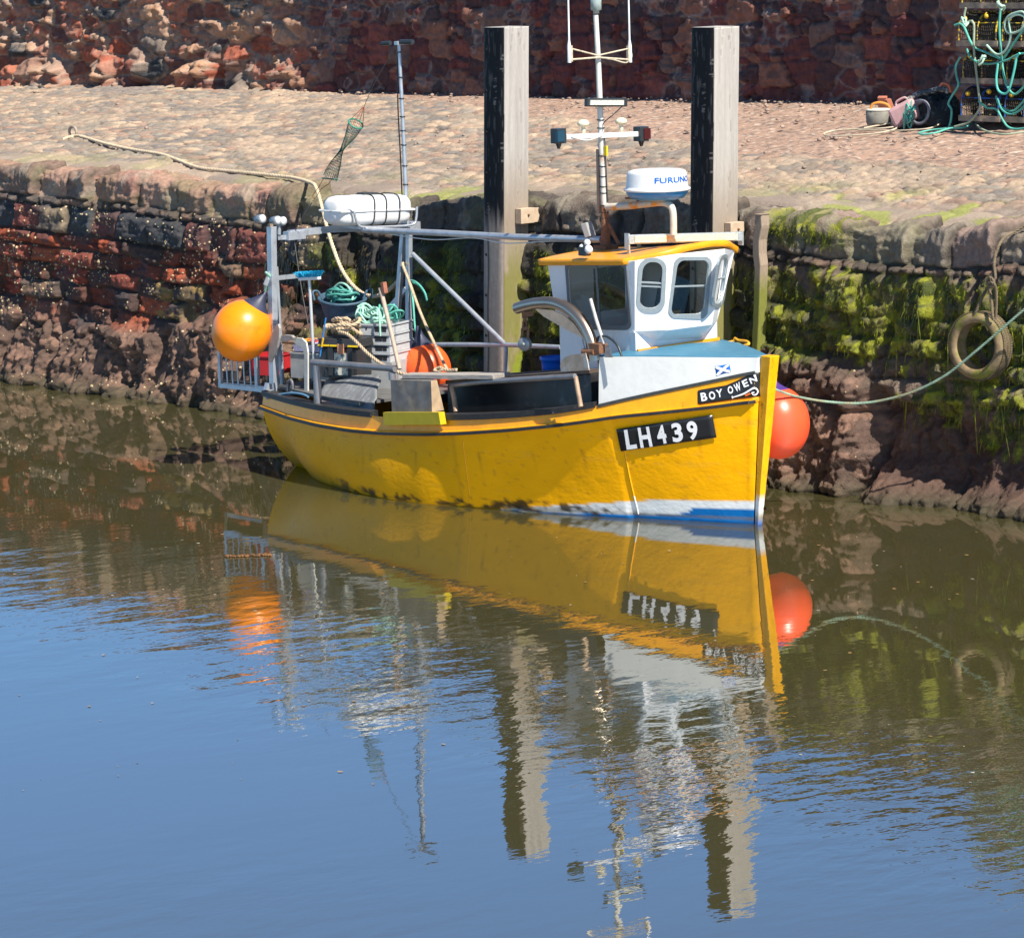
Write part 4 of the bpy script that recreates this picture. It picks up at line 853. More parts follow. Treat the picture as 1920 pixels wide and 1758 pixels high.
# little floodlights on the roof edge
q = oy(1096, 471, -.66); mb = MB(); mb.box(q, (.055, .04, .045)); mb.build('work_lamp', blackP, boat, bevel=.008); mb = MB(); mb.ball(q+V((.06, .0, .02)), .045, 10); mb.ball(q+V((.02, .02, .085)), .036, 10); mb.ball(q+V((-.04, .0, .04)), .03, 8); mb.build('lamp_cable', whitePl, boat)
q = oM(1103, 431); mb = MB(); mb.box(q, (.035, .06, .075), (V((.9, .3, .3)).normalized(), V((-.3, .95, 0)).normalized(), V((-.3, -.1, .95)).normalized())); mb.bar(q+V((0, 0, -.12)), q, .02); mb.build('work_lamp', M('lamp_grey', (.33, .34, .34), .4), boat, bevel=.008)
mb = MB(); mb.lathe(oy(1198, 452, .2), [(0, -.10), (.02, -.10), (.02, .01), (.06, .02), (.06, .035), (.03, .05), (0, .052)], 16); mb.build('gps_antenna', cream, boat)
# long boom from the gallows to the mast
galv = M('galvanised_steel', (.50, .53, .58), .38, .55, var=.15, vs=8, col2=(.36, .38, .42), c2s=10, c2t=(.55, .7), bump=.001, bs=30)
BY = 0.35
b1 = oy(682, 431, BY-.15); b2 = oM(1128, 449)
mb = MB(); mb.tube([b1, b1.lerp(b2, .33)+V((0, 0, .0)), b1.lerp(b2, .66)-V((0, 0, .01)), b2], .034, 12); mb.build('boom', galv, boat)
mb = MB(); mb.tube(smooth_path([b1.lerp(b2, .12)-V((0, 0, .035)), b1.lerp(b2, .3)-V((0, 0, .075)), b1.lerp(b2, .48)-V((0, 0, .04)), b1.lerp(b2, .62)-V((0, 0, .08)), b1.lerp(b2, .8)-V((0, 0, .04)), b2-V((0, 0, .03))], .05), .006, 5); mb.build('cable', whitePl, boat)
# ------------------------------------------------------------------ STERN GALLOWS
G = lambda u, v: ox(u, v, -6.62)
mb = MB(); mb.bar(G(514, 733), G(509, 425), .075, .085); g1 = mb.build('gallows_post', galv, boat, bevel=.004)
mb = MB(); mb.bar(G(530, 733), G(517, 500), .03, .05); mb.bar(G(521, 446), G(551, 443), .012, .05); mb.bar(G(521, 521), G(560, 517), .012, .05); mb.bar(G(498, 724), G(531, 733), .05, .08); mb.bar(G(507, 510), G(497, 535), .014, .05); mb.build('gallows_bracket', galv, boat)
mb = MB(); mb.bar(G(508, 440), G(507, 420), .045, .045); mb.build('post_stub', M('stub_brown', (.22, .17, .13), .6), boat)
for (u, v, sc_) in ((487, 411, 1), (516, 414, 1), (526, 415, 1)):
    q = G(u, v); mb = MB(); mb.lathe(q, [(0, -.05), (.045, -.05), (.052, .03), (.05, .05), (0, .05)], 14, V((.93, .12, .12))); wl = mb.build('stern_lamp', M('lamp_shell', (.30, .33, .36), .35, .3), boat); mb = MB(); mb.lathe(q+V((.93, .12, .12)).normalized()*.051, [(0, 0), (.044, 0), (.044, .006), (0, .008)], 14, V((.93, .12, .12))); mb.build('lens', whitePl, wl)
mb = MB(); mb.tube([G(523, 440), G(523, 418)], .024, 8); mb.build('lamp_stalk', M('lamp_shell', (.30, .33, .36), .35, .3), boat)
arm0 = G(541, 438); armm = G(620, 430); arm1 = ox(772, 424, -6.5)
mb = MB(); mb.bar(arm0, armm, .06, .07); mb.bar(armm, arm1, .06, .07); mb.box(G(552, 441), (.05, .12, .045)); mb.ball(G(562, 449), .03, 8); mb.box(arm1, (.07, .07, .05)); mb.build('gallows_beam', galv, boat)
PY = 0.95; Pp = lambda u, v: oy(u, v, PY)
for a, b in (((766, 700), (767, 425)), ((735, 722), (757, 428))):
    mb = MB(); mb.bar(Pp(*a), Pp(*b), .055, .06); mb.build('gallows_leg', galv, boat, bevel=.004)
mb = MB(); mb.bar(Pp(741, 607), Pp(768, 609), .045, .05); mb.bar(oy(714, 596, PY+.1), oy(762, 541, PY+.1), .04, .05); mb.build('gallows_rung', galv, boat)
# handrail on the port side
mb = MB(); mb.tube([Pp(770, 646), oy(945, 646, PY+.05), oy(1052, 651, PY-.15)], .026, 10); mb.tube([Pp(774, 476), oy(946, 644, PY+.05)], .026, 10); mb.tube(smooth_path([oy(940, 644, PY+.05), oy(948, 652, PY+.05), oy(948, 702, PY+.05)], .03), .026, 10); mb.build('handrail', galv, boat)
# light mast on the gallows
mb = MB(); mb.tube([Pp(764, 425), Pp(756, 240), Pp(748, 84)], [.026, .022, .018], 10); lm = mb.build('light_mast', galv, boat)
mb = MB(); q = Pp(748, 81)
mb.tube([Pp(716, 82), Pp(732, 81)], .025, 8); mb.build('floodlight', blackP, lm); mb = MB(); mb.tube([Pp(751, 79), Pp(774, 79)], .028, 8); mb.build('floodlight', blackP, lm); mb = MB(); mb.box(q, (.03, .045, .02)); mb.build('clamp', galv, lm)
mb = MB(); mb.tube(smooth_path([Pp(745, 95), Pp(746, 200), Pp(751, 300), Pp(755, 400)], .1), .008, 5)
for v_ in (98, 145, 185, 219, 245, 272, 311, 346): mb.lathe(Pp(748+(v_-84)*.047, v_), [(.026, -.008), (.033, -.005), (.033, .005), (.026, .008)], 8)
mb.build('cable', blackP, lm)
# stern rack
RK = lambda u, v, y=-.72: oy(u, v, y)
mb = MB(); mb.bar(RK(411, 640), RK(414, 722), .035, .04); mb.bar(RK(480, 640), RK(483, 728), .04, .05); mb.bar(RK(411, 722), RK(484, 730), .03, .05); mb.bar(RK(484, 728), RK(512, 733), .04, .07); mb.bar(RK(411, 650), RK(482, 652), .025, .025)
for u in (424, 434, 444, 456, 468): mb.tube(smooth_path([RK(u, 652), RK(u+1, 690), RK(u+3, 722)], .08), .010, 6)
mb.bar(RK(414, 718, -.2), RK(484, 725, -.2), .03, .04); mb.bar(RK(412, 722), RK(415, 718, -.2), .03, .03); mb.bar(RK(484, 729), RK(488, 725, -.2), .03, .03); mb.build('stern_rack', galv, boat)
mb = MB(); mb.prism([RK(412, 716, -.6), RK(480, 722, -.6), RK(482, 718, -.3), RK(416, 712, -.3)], (0, 0, .02)); mb.box(RK(432, 706, -.45), (.07, .05, .06)); mb.build('rack_mat', M('mat_black', (.02, .02, .022), .7), boat)
# ------------------------------------------------------------------ DECK FITTINGS
SY = -1.17
steel = M('worn_steel', (.30, .29, .30), .42, .6, var=.25, vs=7, col2=(.20, .13, .10), c2s=5, c2t=(.58, .70), bump=.001, bs=30)
stain = M('stainless', (.42, .35, .29), .30, .9, var=.12, vs=4, bump=.001, bs=20)
mb = MB(); a = oy(585, 679, SY); b = oy(741, 691, SY); mb.tube([a, b], .036, 16, caps=False); mb.tube([b-(b-a).normalized()*.01, b-(b-a).normalized()*.012+V((0, 0, .0001))], .034, 16); mb.tube([a, a+(b-a).normalized()*.004], .036, 16); mb.build('roller_bar', steel, boat)
mb = MB(); mb.tube([oy(594, 684, SY), oy(596, 756, SY)], [.042, .044], 14); mb.build('roller_post', steel, boat); mb = MB(); mb.tube([oy(735, 697, SY), oy(736, 712, SY)], .04, 12); mb.build('roller_post', steel, boat)
# curved grey shooting panel
def build_panel():
    top = [oy(612, 712, -.70), oy(650, 706, -.72), oy(700, 702, -.74), oy(728, 706, -.74), oy(738, 716, -.80)]
    mid = [oy(600, 733, -.98), oy(640, 731, -.98), oy(690, 728, -.98), oy(722, 727, -.98), oy(738, 728, -.98)]
    bot = [oy(598, 758, -1.13), oy(640, 764, -1.17), oy(690, 772, -1.19), oy(722, 776, -1.2), oy(738, 779, -1.2)]
    rows = []
    for t in np.linspace(0, 1, 14):
        r_ = []
        for a, m_, b in zip(top, mid, bot): r_.append(tuple(a*(1-t)**2+m_*2*t*(1-t)+b*t*t) if False else tuple((a.lerp(m_, t*2) if t < .5 else m_.lerp(b, t*2-1))))
        rows.append([tuple(x) for x in smooth_path([V(q) for q in r_], .04)][:24])
    k = min(len(r_) for r_ in rows); P = np.array([r_[:k-1]+[r_[-1]] for r_ in rows])
    P[..., 2] += (fbm(P[..., 0]*3, P[..., 1]*3, 330)-.5)*.02
    o = grid_obj('shooting_panel', P, None, M('worn_grey_sheet', (.17, .18, .19), .45, var=.2, vs=5, col2=(.33, .34, .35), c2s=9, c2t=(.5, .7), stretch=(3, 1, 1), bump=.002, bs=30), boat); o.modifiers.new('s', 'SOLIDIFY').thickness = .015
build_panel()
# plywood box on the gunwale with a yellow bracket below
ply = M('weathered_ply', (.20, .185, .175), .75, var=.3, vs=8, col2=(.32, .26, .20), c2s=6, c2t=(.52, .68), bump=.001, bs=60)
plyT = M('tan_timber', (.42, .30, .19), .7, var=.25, vs=8, bump=.001, bs=60)
BX = lambda u, v, y=-1.36: oy(u, v, y)
f0 = [BX(732, 712), BX(808, 714), BX(810, 772), BX(735, 773)]; bk = [oy(732, 712, -1.36)+V((0, .34, 0)), oy(808, 714, -1.36)+V((0, .08, 0)), oy(810, 772, -1.36)+V((0, .16, 0)), oy(735, 773, -1.36)+V((0, .34, 0))]
mb = MB(); mb.add(f0+bk, [(3, 2, 1, 0), (4, 5, 6, 7), (0, 1, 5, 4), (2, 3, 7, 6), (3, 0, 4, 7)], False); mb.cur = 1; mb.add([f0[1]+V((.001, 0, 0)), f0[2]+V((.001, 0, 0)), bk[2]+V((.001, 0, 0)), bk[1]+V((.001, 0, 0))], [(0, 1, 2, 3)], False); mb.build('ply_box', [ply, plyT], boat)
yb = M('bright_yellow', (.50, .38, .010), .4, var=.1, vs=8)
a, b, c, d = BX(718, 773, -1.40), BX(822, 773, -1.40), BX(826, 796, -1.40), BX(720, 797, -1.40)
mb = MB(); mb.prism([a, b, c+V((0, .0, 0)), d], (0, .08, 0)); mb.build('yellow_bracket', yb, boat)
# plank table
bd = M('silver_plank', (.36, .33, .30), .7, var=.3, vs=5, stretch=(1, 8, 8), bump=.0015, bs=40, col2=(.22, .18, .15), c2s=4, c2t=(.55, .7))
mb = MB(); p1, p2 = oy(754, 702, -1.32), oy(924, 703, -1.15); p3, p4 = oy(957, 697, -.75), oy(770, 698, -.80); z_ = p1.z
mb.prism([p1, p2, p3, p4], (0, 0, -.045)); mb.build('plank_table', bd, boat, bevel=.004)
# dark engine cover and inner rail
blk = M('black_paint', (.018, .018, .02)); dw = M('dark_wood', (.10, .075, .06), .7, var=.4, vs=6, bump=.001, bs=30)
mb = MB(); q1, q2 = oy(838, 712, -.70), oy(1108, 693, -.70); zt_ = (q1.z+q2.z)/2
mb.prism([(q1.x, -.70, .80), (q2.x, -.70, .88), (q2.x, -.70, q2.z-.04), (q1.x, -.70, q1.z-.05)], (0, .62, 0)); mb.build('engine_cover', M('cover_black', (.03, .03, .033), .35, var=.5, vs=4, col2=(.10, .11, .12), c2s=3, c2t=(.56, .7)), boat, bevel=.01)
mb = MB(); mb.prism([(q1.x, -.72, q1.z-.047), (q2.x, -.72, q2.z-.037), (q2.x, -.72, q2.z), (q1.x, -.72, q1.z-.005)], (0, .66, 0)); mb.build('cover_plank', dw, boat)
mb = MB(); mb.tube([oy(846, 722, -1.12), oy(900, 716, -1.12), oy(1078, 705, -1.12)], .027, 12); mb.build('side_rail', steel, boat)
mb = MB(); mb.tube(smooth_path([oy(846, 724, -1.12), oy(851, 745, -1.13), oy(855, 772, -1.16)], .03), .027, 12); mb.build('side_rail_post', M('post_tan', (.40, .27, .18), .55, .2, var=.3, vs=12), boat); mb = MB(); mb.tube([oy(1079, 706, -1.10), oy(1089, 762, -1.12)], .024, 12); mb.build('side_rail_post', M('post_tan', (0, 0, 0)), boat)
# hauler davit
DY = -.86
dp = smooth_path([oy(*p, DY) for p in ((969, 578), (985, 573), (1010, 568), (1038, 568), (1062, 577), (1083, 594), (1098, 615), (1108, 638), (1114, 662), (1116, 676))], .02)
mb = MB(); mb.tube(dp, [.058+.004*i/len(dp) for i in range(len(dp))], 18); dav = mb.build('hauler_davit', stain, boat)
mb = MB(); g_ = [oy(*p, DY) for p in ((1002, 579), (1018, 580), (1036, 582), (1056, 590), (1075, 606), (1088, 624), (1094, 634), (1060, 617), (1020, 594))]; mb.prism(g_, (0, .015, 0)); mb.build('gusset', M('tan_plate', (.80, .56, .38), .5, var=.2, vs=12), dav)
mb = MB(); q = oy(989, 590, DY); mb.prism([oy(978, 586, DY), oy(999, 583, DY), oy(1000, 592, DY), (oy(979, 596, DY))], (0, .012, 0))
mb.tube([oy(983, 592, DY), oy(984, 602, DY)], .010, 6)
for k_ in range(10):
    a0, a1 = 2*math.pi*k_/10, 2*math.pi*(k_+1)/10; cc = oy(984, 608, DY); mb.tube([cc+V((math.cos(a0)*.03, 0, math.sin(a0)*.035)), cc+V((math.cos(a1)*.03, 0, math.sin(a1)*.035))], .008, 5)
mb.bar(oy(979, 616, DY), oy(979, 634, DY), .01, .03); mb.bar(oy(990, 616, DY), oy(990, 634, DY), .01, .03); mb.bar(oy(979, 616, DY), oy(990, 616, DY), .01, .03); mb.build('shackle', rust, dav)
mb = MB(); ax_ = V((.35, -1, 0)); q = oy(984, 645, DY); mb.lathe(q-ax_.normalized()*.03, [(0, 0), (.065, 0), (.07, .008), (.045, .03), (.07, .052), (.065, .06), (0, .06)], 24, ax_); mb.lathe(q+ax_.normalized()*.031, [(0, 0), (.022, 0), (.018, .012), (0, .012)], 12, ax_); mb.build('block_sheave', M('sheave_grey', (.33, .33, .33), .4, .5, var=.2, vs=20), dav)
mb = MB(); mb.box(oy(1119, 652, DY), (.10, .06, .05)); mb.tube([oy(1094, 660, DY-.04), oy(1116, 660, DY-.04)], .036, 10); mb.tube([oy(1117, 633, DY), oy(1118, 645, DY)], .018, 8); mb.tube([oy(1103, 668, DY-.02), oy(1113, 668, DY-.02)], .028, 8); mb.build('hauler_motor', rust, boat, bevel=.008)
mb = MB(); mb.tube(smooth_path([oy(1107, 560, DY), oy(1118, 600, DY), oy(1133, 645, DY)], .1), .018, 8); mb.build('control_lever', M('lever_grey', (.52, .50, .47), .6, .1, var=.25, vs=15), boat)
mb = MB(); mb.prism([oy(1135, 648, DY), oy(1142, 650, DY), oy(1147, 670, DY), oy(1133, 670, DY)], (0, .015, 0)); mb.prism([oy(*p, DY-.08) for p in ((1052, 697), (1050, 686), (1053, 676), (1060, 669), (1072, 665), (1098, 662), (1101, 676), (1104, 694))], (0, .012, 0)); mb.build('hauler_guard', M('guard_plate', (.46, .36, .28), .5, .2, var=.25, vs=9, col2=(.56, .54, .52), c2s=5), boat)
mb = MB(); mb.tube(smooth_path([oy(1120, 640, DY), oy(1122, 632, DY), oy(1134, 630, DY), oy(1146, 636, DY), oy(1158, 648, DY), oy(1166, 668, DY)], .03), .012, 6); mb.build('hydraulic_hose', blackP, boat)
mb = MB(); mb.tube(smooth_path([oy(1092, 634, DY), oy(1093, 640, DY), oy(1098, 662, DY)], .03), .008, 6); mb.build('stay_wire', M('lever_grey', (.5, .5, .5)), boat)
# stern fittings: blue hose, cleat
mb = MB(); mb.tube(smooth_path([oy(500, 746, -.98), oy(520, 741, -1.0), oy(545, 737, -1.02), (oy(566, 739, -1.03)), oy(578, 744, -1.05)], .04), .014, 8); mb.build('blue_hose', M('hose_blue', (.10, .22, .34), .4), boat)
mb = MB(); mb.ball(oy(553, 737, -.9), .06, 12, (1.2, .9, .6)); mb.tube(smooth_path([oy(540, 733, -.9), oy(541, 715, -.9), oy(546, 712, -.9), oy(549, 722, -.9), oy(549, 735, -.9)], .03), .02, 8); mb.build('cleat', M('cleat_grey', (.12, .12, .13), .5), boat)
mb = MB(); mb.prism([oy(*p, -.92) for p in ((548, 640), (556, 633), (566, 634), (574, 642), (577, 660), (577, 738), (570, 738), (570, 664), (566, 652), (556, 647))], (0, .02, 0)); mb.build('white_davit', M('davit_white', (.60, .58, .52), .5, var=.15, vs=12), boat, bevel=.005)
mb = MB(); mb.tube([oy(530, 641, -.85), oy(588, 644, -.85)], .02, 8); mb.build('brown_bar', M('bar_brown', (.25, .15, .10), .5, var=.2), boat)
# aft platform (raised deck that carries the gear)
AZ = 0.93
mb = MB(); vs = []
for i in range(0, IX(-4.75), 6): vs += [(XS[i]+.05, -hb[i]+.14, AZ), (XS[i]+.05, hb[i]-.10, AZ)]
k = len(vs)//2; mb.add(vs, [(2*i, 2*i+1, 2*i+3, 2*i+2) for i in range(k-1)], False); mb.build('aft_platform', M('platform_grey', (.12, .12, .12), .6, var=.3, vs=9), boat, solid=.03)

pp_ = [hit(HB, u, v, .001) for u, v in ((1188.5, 928), (1193, 946), (1197, 963))]; mb = MB(); mb.tube(smooth_path(pp_, .04), .009, 8); mb.build('knuckle_glint_strip', whiteP, boat)  # lower end of the strip added for the sunlit knuckle line
# knuckle strip added to catch the sun as a bright line, and butt seam on the bow planking
for nm, ln, r_ in (('knuckle_glint_strip', ((1163, 818), (1172, 850), (1181, 895), (1189, 930)), .009), ('plank_seam', ((868, 826), (872, 860), (877, 900), (882, 938)), .005)):
    pp_ = [hit(HB, u, v, .001) for u, v in ln]; mb = MB(); mb.tube(smooth_path(pp_, .04), r_, 8); mb.build(nm, M('hull_trim_yellow', (.86, .40, .004), .3), boat)
# ================================================================== LIFE RAFT
rft0 = ox(619, 396, -6.42); rft1 = ox(758, 391, -6.42); ra = (rft1-rft0); RL = ra.length; ra.normalize(); rx = V((0, 0, 1)).cross(ra).normalized(); rz = ra.cross(rx)
raft = empty('liferaft_canister', tuple((rft0+rft1)/2-V((0, 0, .2))), 'white liferaft canister strapped in a tube cradle on the stern gallows beam', 'liferaft')
def raft_half(up):
    mb = MB(); vs = []; n = 14; st = [(0, .0), (.0, .55), (.02, .75), (.07, .93), (.14, 1), (.33, 1), (.34, 1.02), (.62, 1.02), (.63, 1), (.86, 1), (.93, .93), (.98, .75), (1, .55), (1, 0)]
    for t, k in st:
        for j in range(n+1):
            a = math.pi*j/n; e = 0.55; cx = math.copysign(abs(math.cos(a))**e, math.cos(a)); sy = abs(math.sin(a))**e
            vs.append(rft0+ra*(RL*t)+rx*(cx*.19*k)+rz*(up*(sy*.165*k+.002)))
    fs = [(i*(n+1)+j, i*(n+1)+j+1, (i+1)*(n+1)+j+1, (i+1)*(n+1)+j) for i in range(len(st)-1) for j in range(n)]
    if up < 0: fs = [f[::-1] for f in fs]
    mb.add(vs, fs); return mb
rw = M('raft_white', (.70, .70, .70), .3, var=.03, vs=8)
raft_half(1).build('upper_shell', rw, raft); mb = raft_half(-1); mb.build('lower_shell', rw, raft)
mb = MB(); q0, q1 = rft0-ra*.015, rft1+ra*.015; mb.box((q0+q1)/2, (RL/2+.005, .205, .012), (ra, rx, rz)); mb.build('seam_flange', rw, raft, bevel=.01)
for t in (.44, .60, .78):
    mb = MB(); pts = []
    for j in range(33):
        a = 2*math.pi*j/32; e = .55; pts.append(rft0+ra*(RL*t+.012*math.sin(a))+rx*(math.copysign(abs(math.cos(a))**e, math.cos(a))*.208)+rz*(math.copysign(abs(math.sin(a))**e, math.sin(a))*.178))
    mb.tube(pts, .007, 5); mb.build('strap', M('strap_black', (.03, .035, .04), .6), raft)
mb = MB(); mb.box(rft0+ra*(RL*.50)+rz*.18, (.10, .06, .012), (ra, rx, rz)); mb.build('release_gear', M('strap_black', (0, 0, 0)), raft)
mb = MB(); d_ = -rx if (-rx).dot(CAM-rft0) > 0 else rx
mb.tube(smooth_path([rft0+ra*.02+d_*.0-rz*.0-ra*.03, rft0+ra*.13+d_*.21+rz*.02, rft0+ra*.17+d_*.225-rz*.06, rft0+ra*.22+d_*.225-rz*.15, rft0+ra*.32+d_*.22-rz*.175, rft0+ra*(RL*.6)+d_*.22-rz*.18, rft0+ra*(RL-.07)+d_*.22-rz*.17, rft0+ra*(RL-.01)+d_*.22-rz*.10, rft0+ra*(RL)+d_*.22+rz*.03], .03), .014, 8); mb.bar(rft0+ra*.3-rz*.185-d_*.2, rft0+ra*.3-rz*.185+d_*.22, .03); mb.bar(rft0+ra*(RL-.2)-rz*.185-d_*.2, rft0+ra*(RL-.2)-rz*.185+d_*.22, .03); mb.build('cradle', galv, raft)
# ================================================================== BUOYS
def buoy(name, c, r, axis, col, neckc, label, sq=1.06, col2=None, nk=1.0):
    axis = V(axis).normalized(); t = empty(name, c, label, 'buoy', 'round fender buoys of the fishing boat')
    prof = []
    for k in range(33):
        a = math.pi*k/32; rr = r*math.sin(a); hh = -r*math.cos(a)*sq
        if hh > .55*r*sq: pass
        prof.append((rr, hh))
    prof = [p for p in prof if p[1] < r*sq*.90]
    mb = MB(); mb.lathe(c, prof, 48, axis)
    mb.build('float', M(name+'_skin', col, .33, var=.04, vs=5, col2=col2, c2s=4, c2t=(.60, .72), sss=.15, bump=.001, bs=12) if False else mat('buoy_skin', col, .33, var=.05, vs=5, col2=col2, c2s=5, c2t=(.60, .70), sss=.12, bump=.001, bs=10), t)
    mb = MB(); rr = prof[-1]; mb.lathe(c, [(rr[0]+.002, rr[1]-.002), (rr[0]*.66, rr[1]+.05*nk), (rr[0]*.36, rr[1]+.11*nk), (.035, rr[1]+.16*nk), (.022, rr[1]+.20*nk), (0, rr[1]+.21*nk)], 24, axis); mb.build('neck', M('neck_'+neckc, {'navy': (.03, .035, .07), 'purple': (.06, .03, .20)}[neckc], .5, var=.2, vs=10), t)
    return t, c+axis*(rr[1]+.18*nk)
c = oy(453, 620, -1.08); e = c+CR*.62+CU*1.0-CF*0.10; yb_, eye = buoy('yellow_buoy', c, .325, e-c, (.92, .25, .003), 'navy', 'amber yellow round buoy with navy neck hanging outboard from the stern gallows post', col2=(.85, .19, .004))
c = oy(1459, 792, .50); e = c-CR*.12+CU*1.0-CF*.05; rb_, eye2 = buoy('orange_buoy', c, .315, e-c, (.95, .10, .035), 'purple', 'large orange red fender buoy hanging between the bow and the quay wall', sq=1.16, nk=.6)
c = oy(799, 692, .35); e = c-CR*.2+CU*1.0; ob_, eye3 = buoy('orange_buoy', c, .275, e-c, (.95, .12, .02), 'navy', 'orange red buoy resting on the boat deck behind the plank table', nk=1.1)
teal = M('teal_rope', (.10, .42, .34), .7, var=.3, vs=12); mint = M('mint_rope', (.33, .60, .48), .7, var=.25, vs=14); manila = M('manila_rope', (.50, .38, .25), .8, var=.25, vs=14); dirty = M('dirty_rope', (.16, .12, .075), .85, var=.3, vs=10); greenr = M('green_rope', (.24, .36, .27), .75, var=.3, vs=10, col2=(.30, .30, .18), c2s=3)
def rope_obj(name, pts, r, mt, label, group=None, laid=True, cat='rope'):
    mb = MB()
    if laid: mb.rope(pts, r)
    else: mb.tube(smooth_path(pts, .025), r, 6)
    o = pivot(mb.build(name, mt)); return tag(o, label, cat, group)
pt_ = G(503, 518)
rope_obj('lanyard', [eye, eye.lerp(pt_, .5)+V((.02, -.02, 0)), pt_, pt_+V((.02, -.05, .05)), pt_+V((0, .03, -.02)), eye.lerp(pt_, .55)+V((-.02, 0, 0)), eye+V((.01, 0, .01))], .014, mint, 'pale green lanyard tying the yellow buoy to the stern gallows post')
p_ = oy(779, 604, .9)
rope_obj('lanyard', [eye3, oy(782, 625, .5), oy(778, 612, .6), oy(774, 560, .8), Pp(768, 530), oy(776, 527, .9), oy(788, 536, .9), oy(797, 550, .9), oy(800, 563, .9), oy(795, 548, .92), oy(784, 534, .92), Pp(770, 528)], .012, teal, 'teal lanyard rising from the orange buoy on deck to the forward gallows leg')
mb = MB(); 
# ================================================================== DECK GEAR
def rot2(a): return (V((math.cos(a), math.sin(a), 0)), V((-math.sin(a), math.cos(a), 0)), V((0, 0, 1)))
AX = rot2(math.radians(22))
def fish_box(c, mt, label, h=.10, L_=.20, W_=.26, group=None, name='fish_box', slots=True, ax=AX):
    t = empty(name, tuple(c), label, 'fish box', group); a0, a1, a2 = ax; c = V(c); th = .012
    mb = MB()
    mb.box(c+a1*(-W_+th/2)+a2*h/2, (L_, th/2, h/2), ax); mb.box(c+a1*(W_-th/2)+a2*h/2, (L_, th/2, h/2), ax); mb.box(c+a0*(-L_+th/2)+a2*h/2, (th/2, W_-th, h/2), ax); mb.box(c+a0*(L_-th/2)+a2*h/2, (th/2, W_-th, h/2), ax); mb.box(c+a2*th/2, (L_-th, W_-th, th/2), ax)
    mb.build('shell', mt, t)
    mb = MB(); mb.box(c+a1*(-W_-.006)+a2*(h-.008), (L_+.006, .007, .008), ax); mb.box(c+a0*(L_+.006)+a2*(h-.008), (.007, W_, .008), ax); mb.box(c+a0*(-L_-.006)+a2*(h-.008), (.007, W_, .008), ax); mb.box(c+a1*(W_+.006)+a2*(h-.008), (L_+.006, .007, .008), ax); mb.build('rim', mt, t)
    if slots:
        mb = MB(); s_ = c+a1*(-W_-.001); mb.box(s_+a0*(-L_*.42)+a2*h*.5, (.008, .003, .012), ax); mb.build('handle_slot', M('slot_dark', (.02, .02, .025), .6), t)
        mb = MB(); mb.box(s_+a0*(L_*.45)+a2*h*.62, (L_*.38, .003, h*.10), ax); mb.box(s_+a0*(L_*.32)+a2*h*.40, (L_*.20, .003, h*.20), ax); mb.box(s_+a0*(L_*.68)+a2*h*.40, (L_*.12, .003, h*.20), ax)
        mb.build('handle_slot', M('slot_dark', (.02, .02, .025), .6), t)
    return t
gbx = M('grey_crate', (.48, .50, .52), .5, var=.12, vs=12)
bz = oy(684, 672, -.32); names = ['bottom', 'second from the bottom', 'third from the bottom', 'top']
bc = V((bz.x+.04, -.06, bz.z-.03))
for k in range(4): fish_box(bc+V((0, 0, .104*k+(.0))), gbx, 'pale grey fish box, %s in the stack beside the toolbox' % names[k], group='stacked grey fish boxes')
# support locker beneath the stack
mb = MB(); hz = bc.z-AZ; mb.box(V((bc.x, bc.y, AZ+hz/2-.003)), (.22, .26, hz/2), AX); o = mb.build('grey_locker', M('locker_grey', (.35, .37, .38), .5, var=.15, vs=9)); pivot(o); tag(o, 'low pale grey locker standing under the stack of fish boxes', 'locker')
# toolbox
tb = oy(628, 704, -.78); tc = V((tb.x, -.62, max(AZ+.01, tb.z-.02))); TH_ = (oy(628, 636, -.78).z-tc.z)
tool = empty('toolbox', tuple(tc), 'black lidded toolbox with yellow stripe, orange latch and printed label on the stern deck', 'toolbox'); bk_ = M('toolbox_black', (.03, .03, .032), .4, var=.2, vs=9); a0, a1, a2 = AX
mb = MB(); mb.box(tc+a2*TH_*.38, (.225, .16, TH_*.38), AX, 1.03); mb.box(tc+a2*TH_*.1-a1*.165-a0*.14, (.03, .01, TH_*.1), AX); mb.build('body', bk_, tool, bevel=.008)
mb = MB(); mb.box(tc+a2*TH_*.90, (.255, .18, TH_*.11), AX, .93); mb.box(tc+a2*(TH_*1.03), (.14, .05, .02), AX); mb.build('lid', bk_, tool, bevel=.01)
for x0, x1 in ((-.24, -.10), (-.09, .05), (.13, .25)): mb = MB(); mb.box(tc+a2*TH_*.84+a0*((x0+x1)/2)-a1*.184, ((x1-x0)/2, .004, .009), AX); mb.build('yellow_stripe', M('stripe_yellow', (.80, .56, .01), .4), tool)
mb = MB(); mb.box(tc+a2*TH_*.76+a0*.045-a1*.190, (.036, .014, TH_*.13), AX); mb.build('latch', M('latch_orange', (.50, .22, .12), .5), tool, bevel=.004)
mb = MB(); mb.box(tc+a2*TH_*.36+a0*.035-a1*.168, (.085, .003, TH_*.29), AX); mb.build('label', M('label_print', (.58, .55, .45), .5, col2=(.10, .17, .20), c2s=18, c2t=(.50, .56)), tool)
mb = MB(); mb.box(tc+a2*TH_*.42+a0*.15-a1*.170, (.03, .014, TH_*.36), AX); mb.build('side_rib', bk_, tool); mb = MB(); mb.box(tc+a2*TH_*.42-a0*.09-a1*.170, (.03, .014, TH_*.36), AX); mb.build('side_rib', bk_, tool)
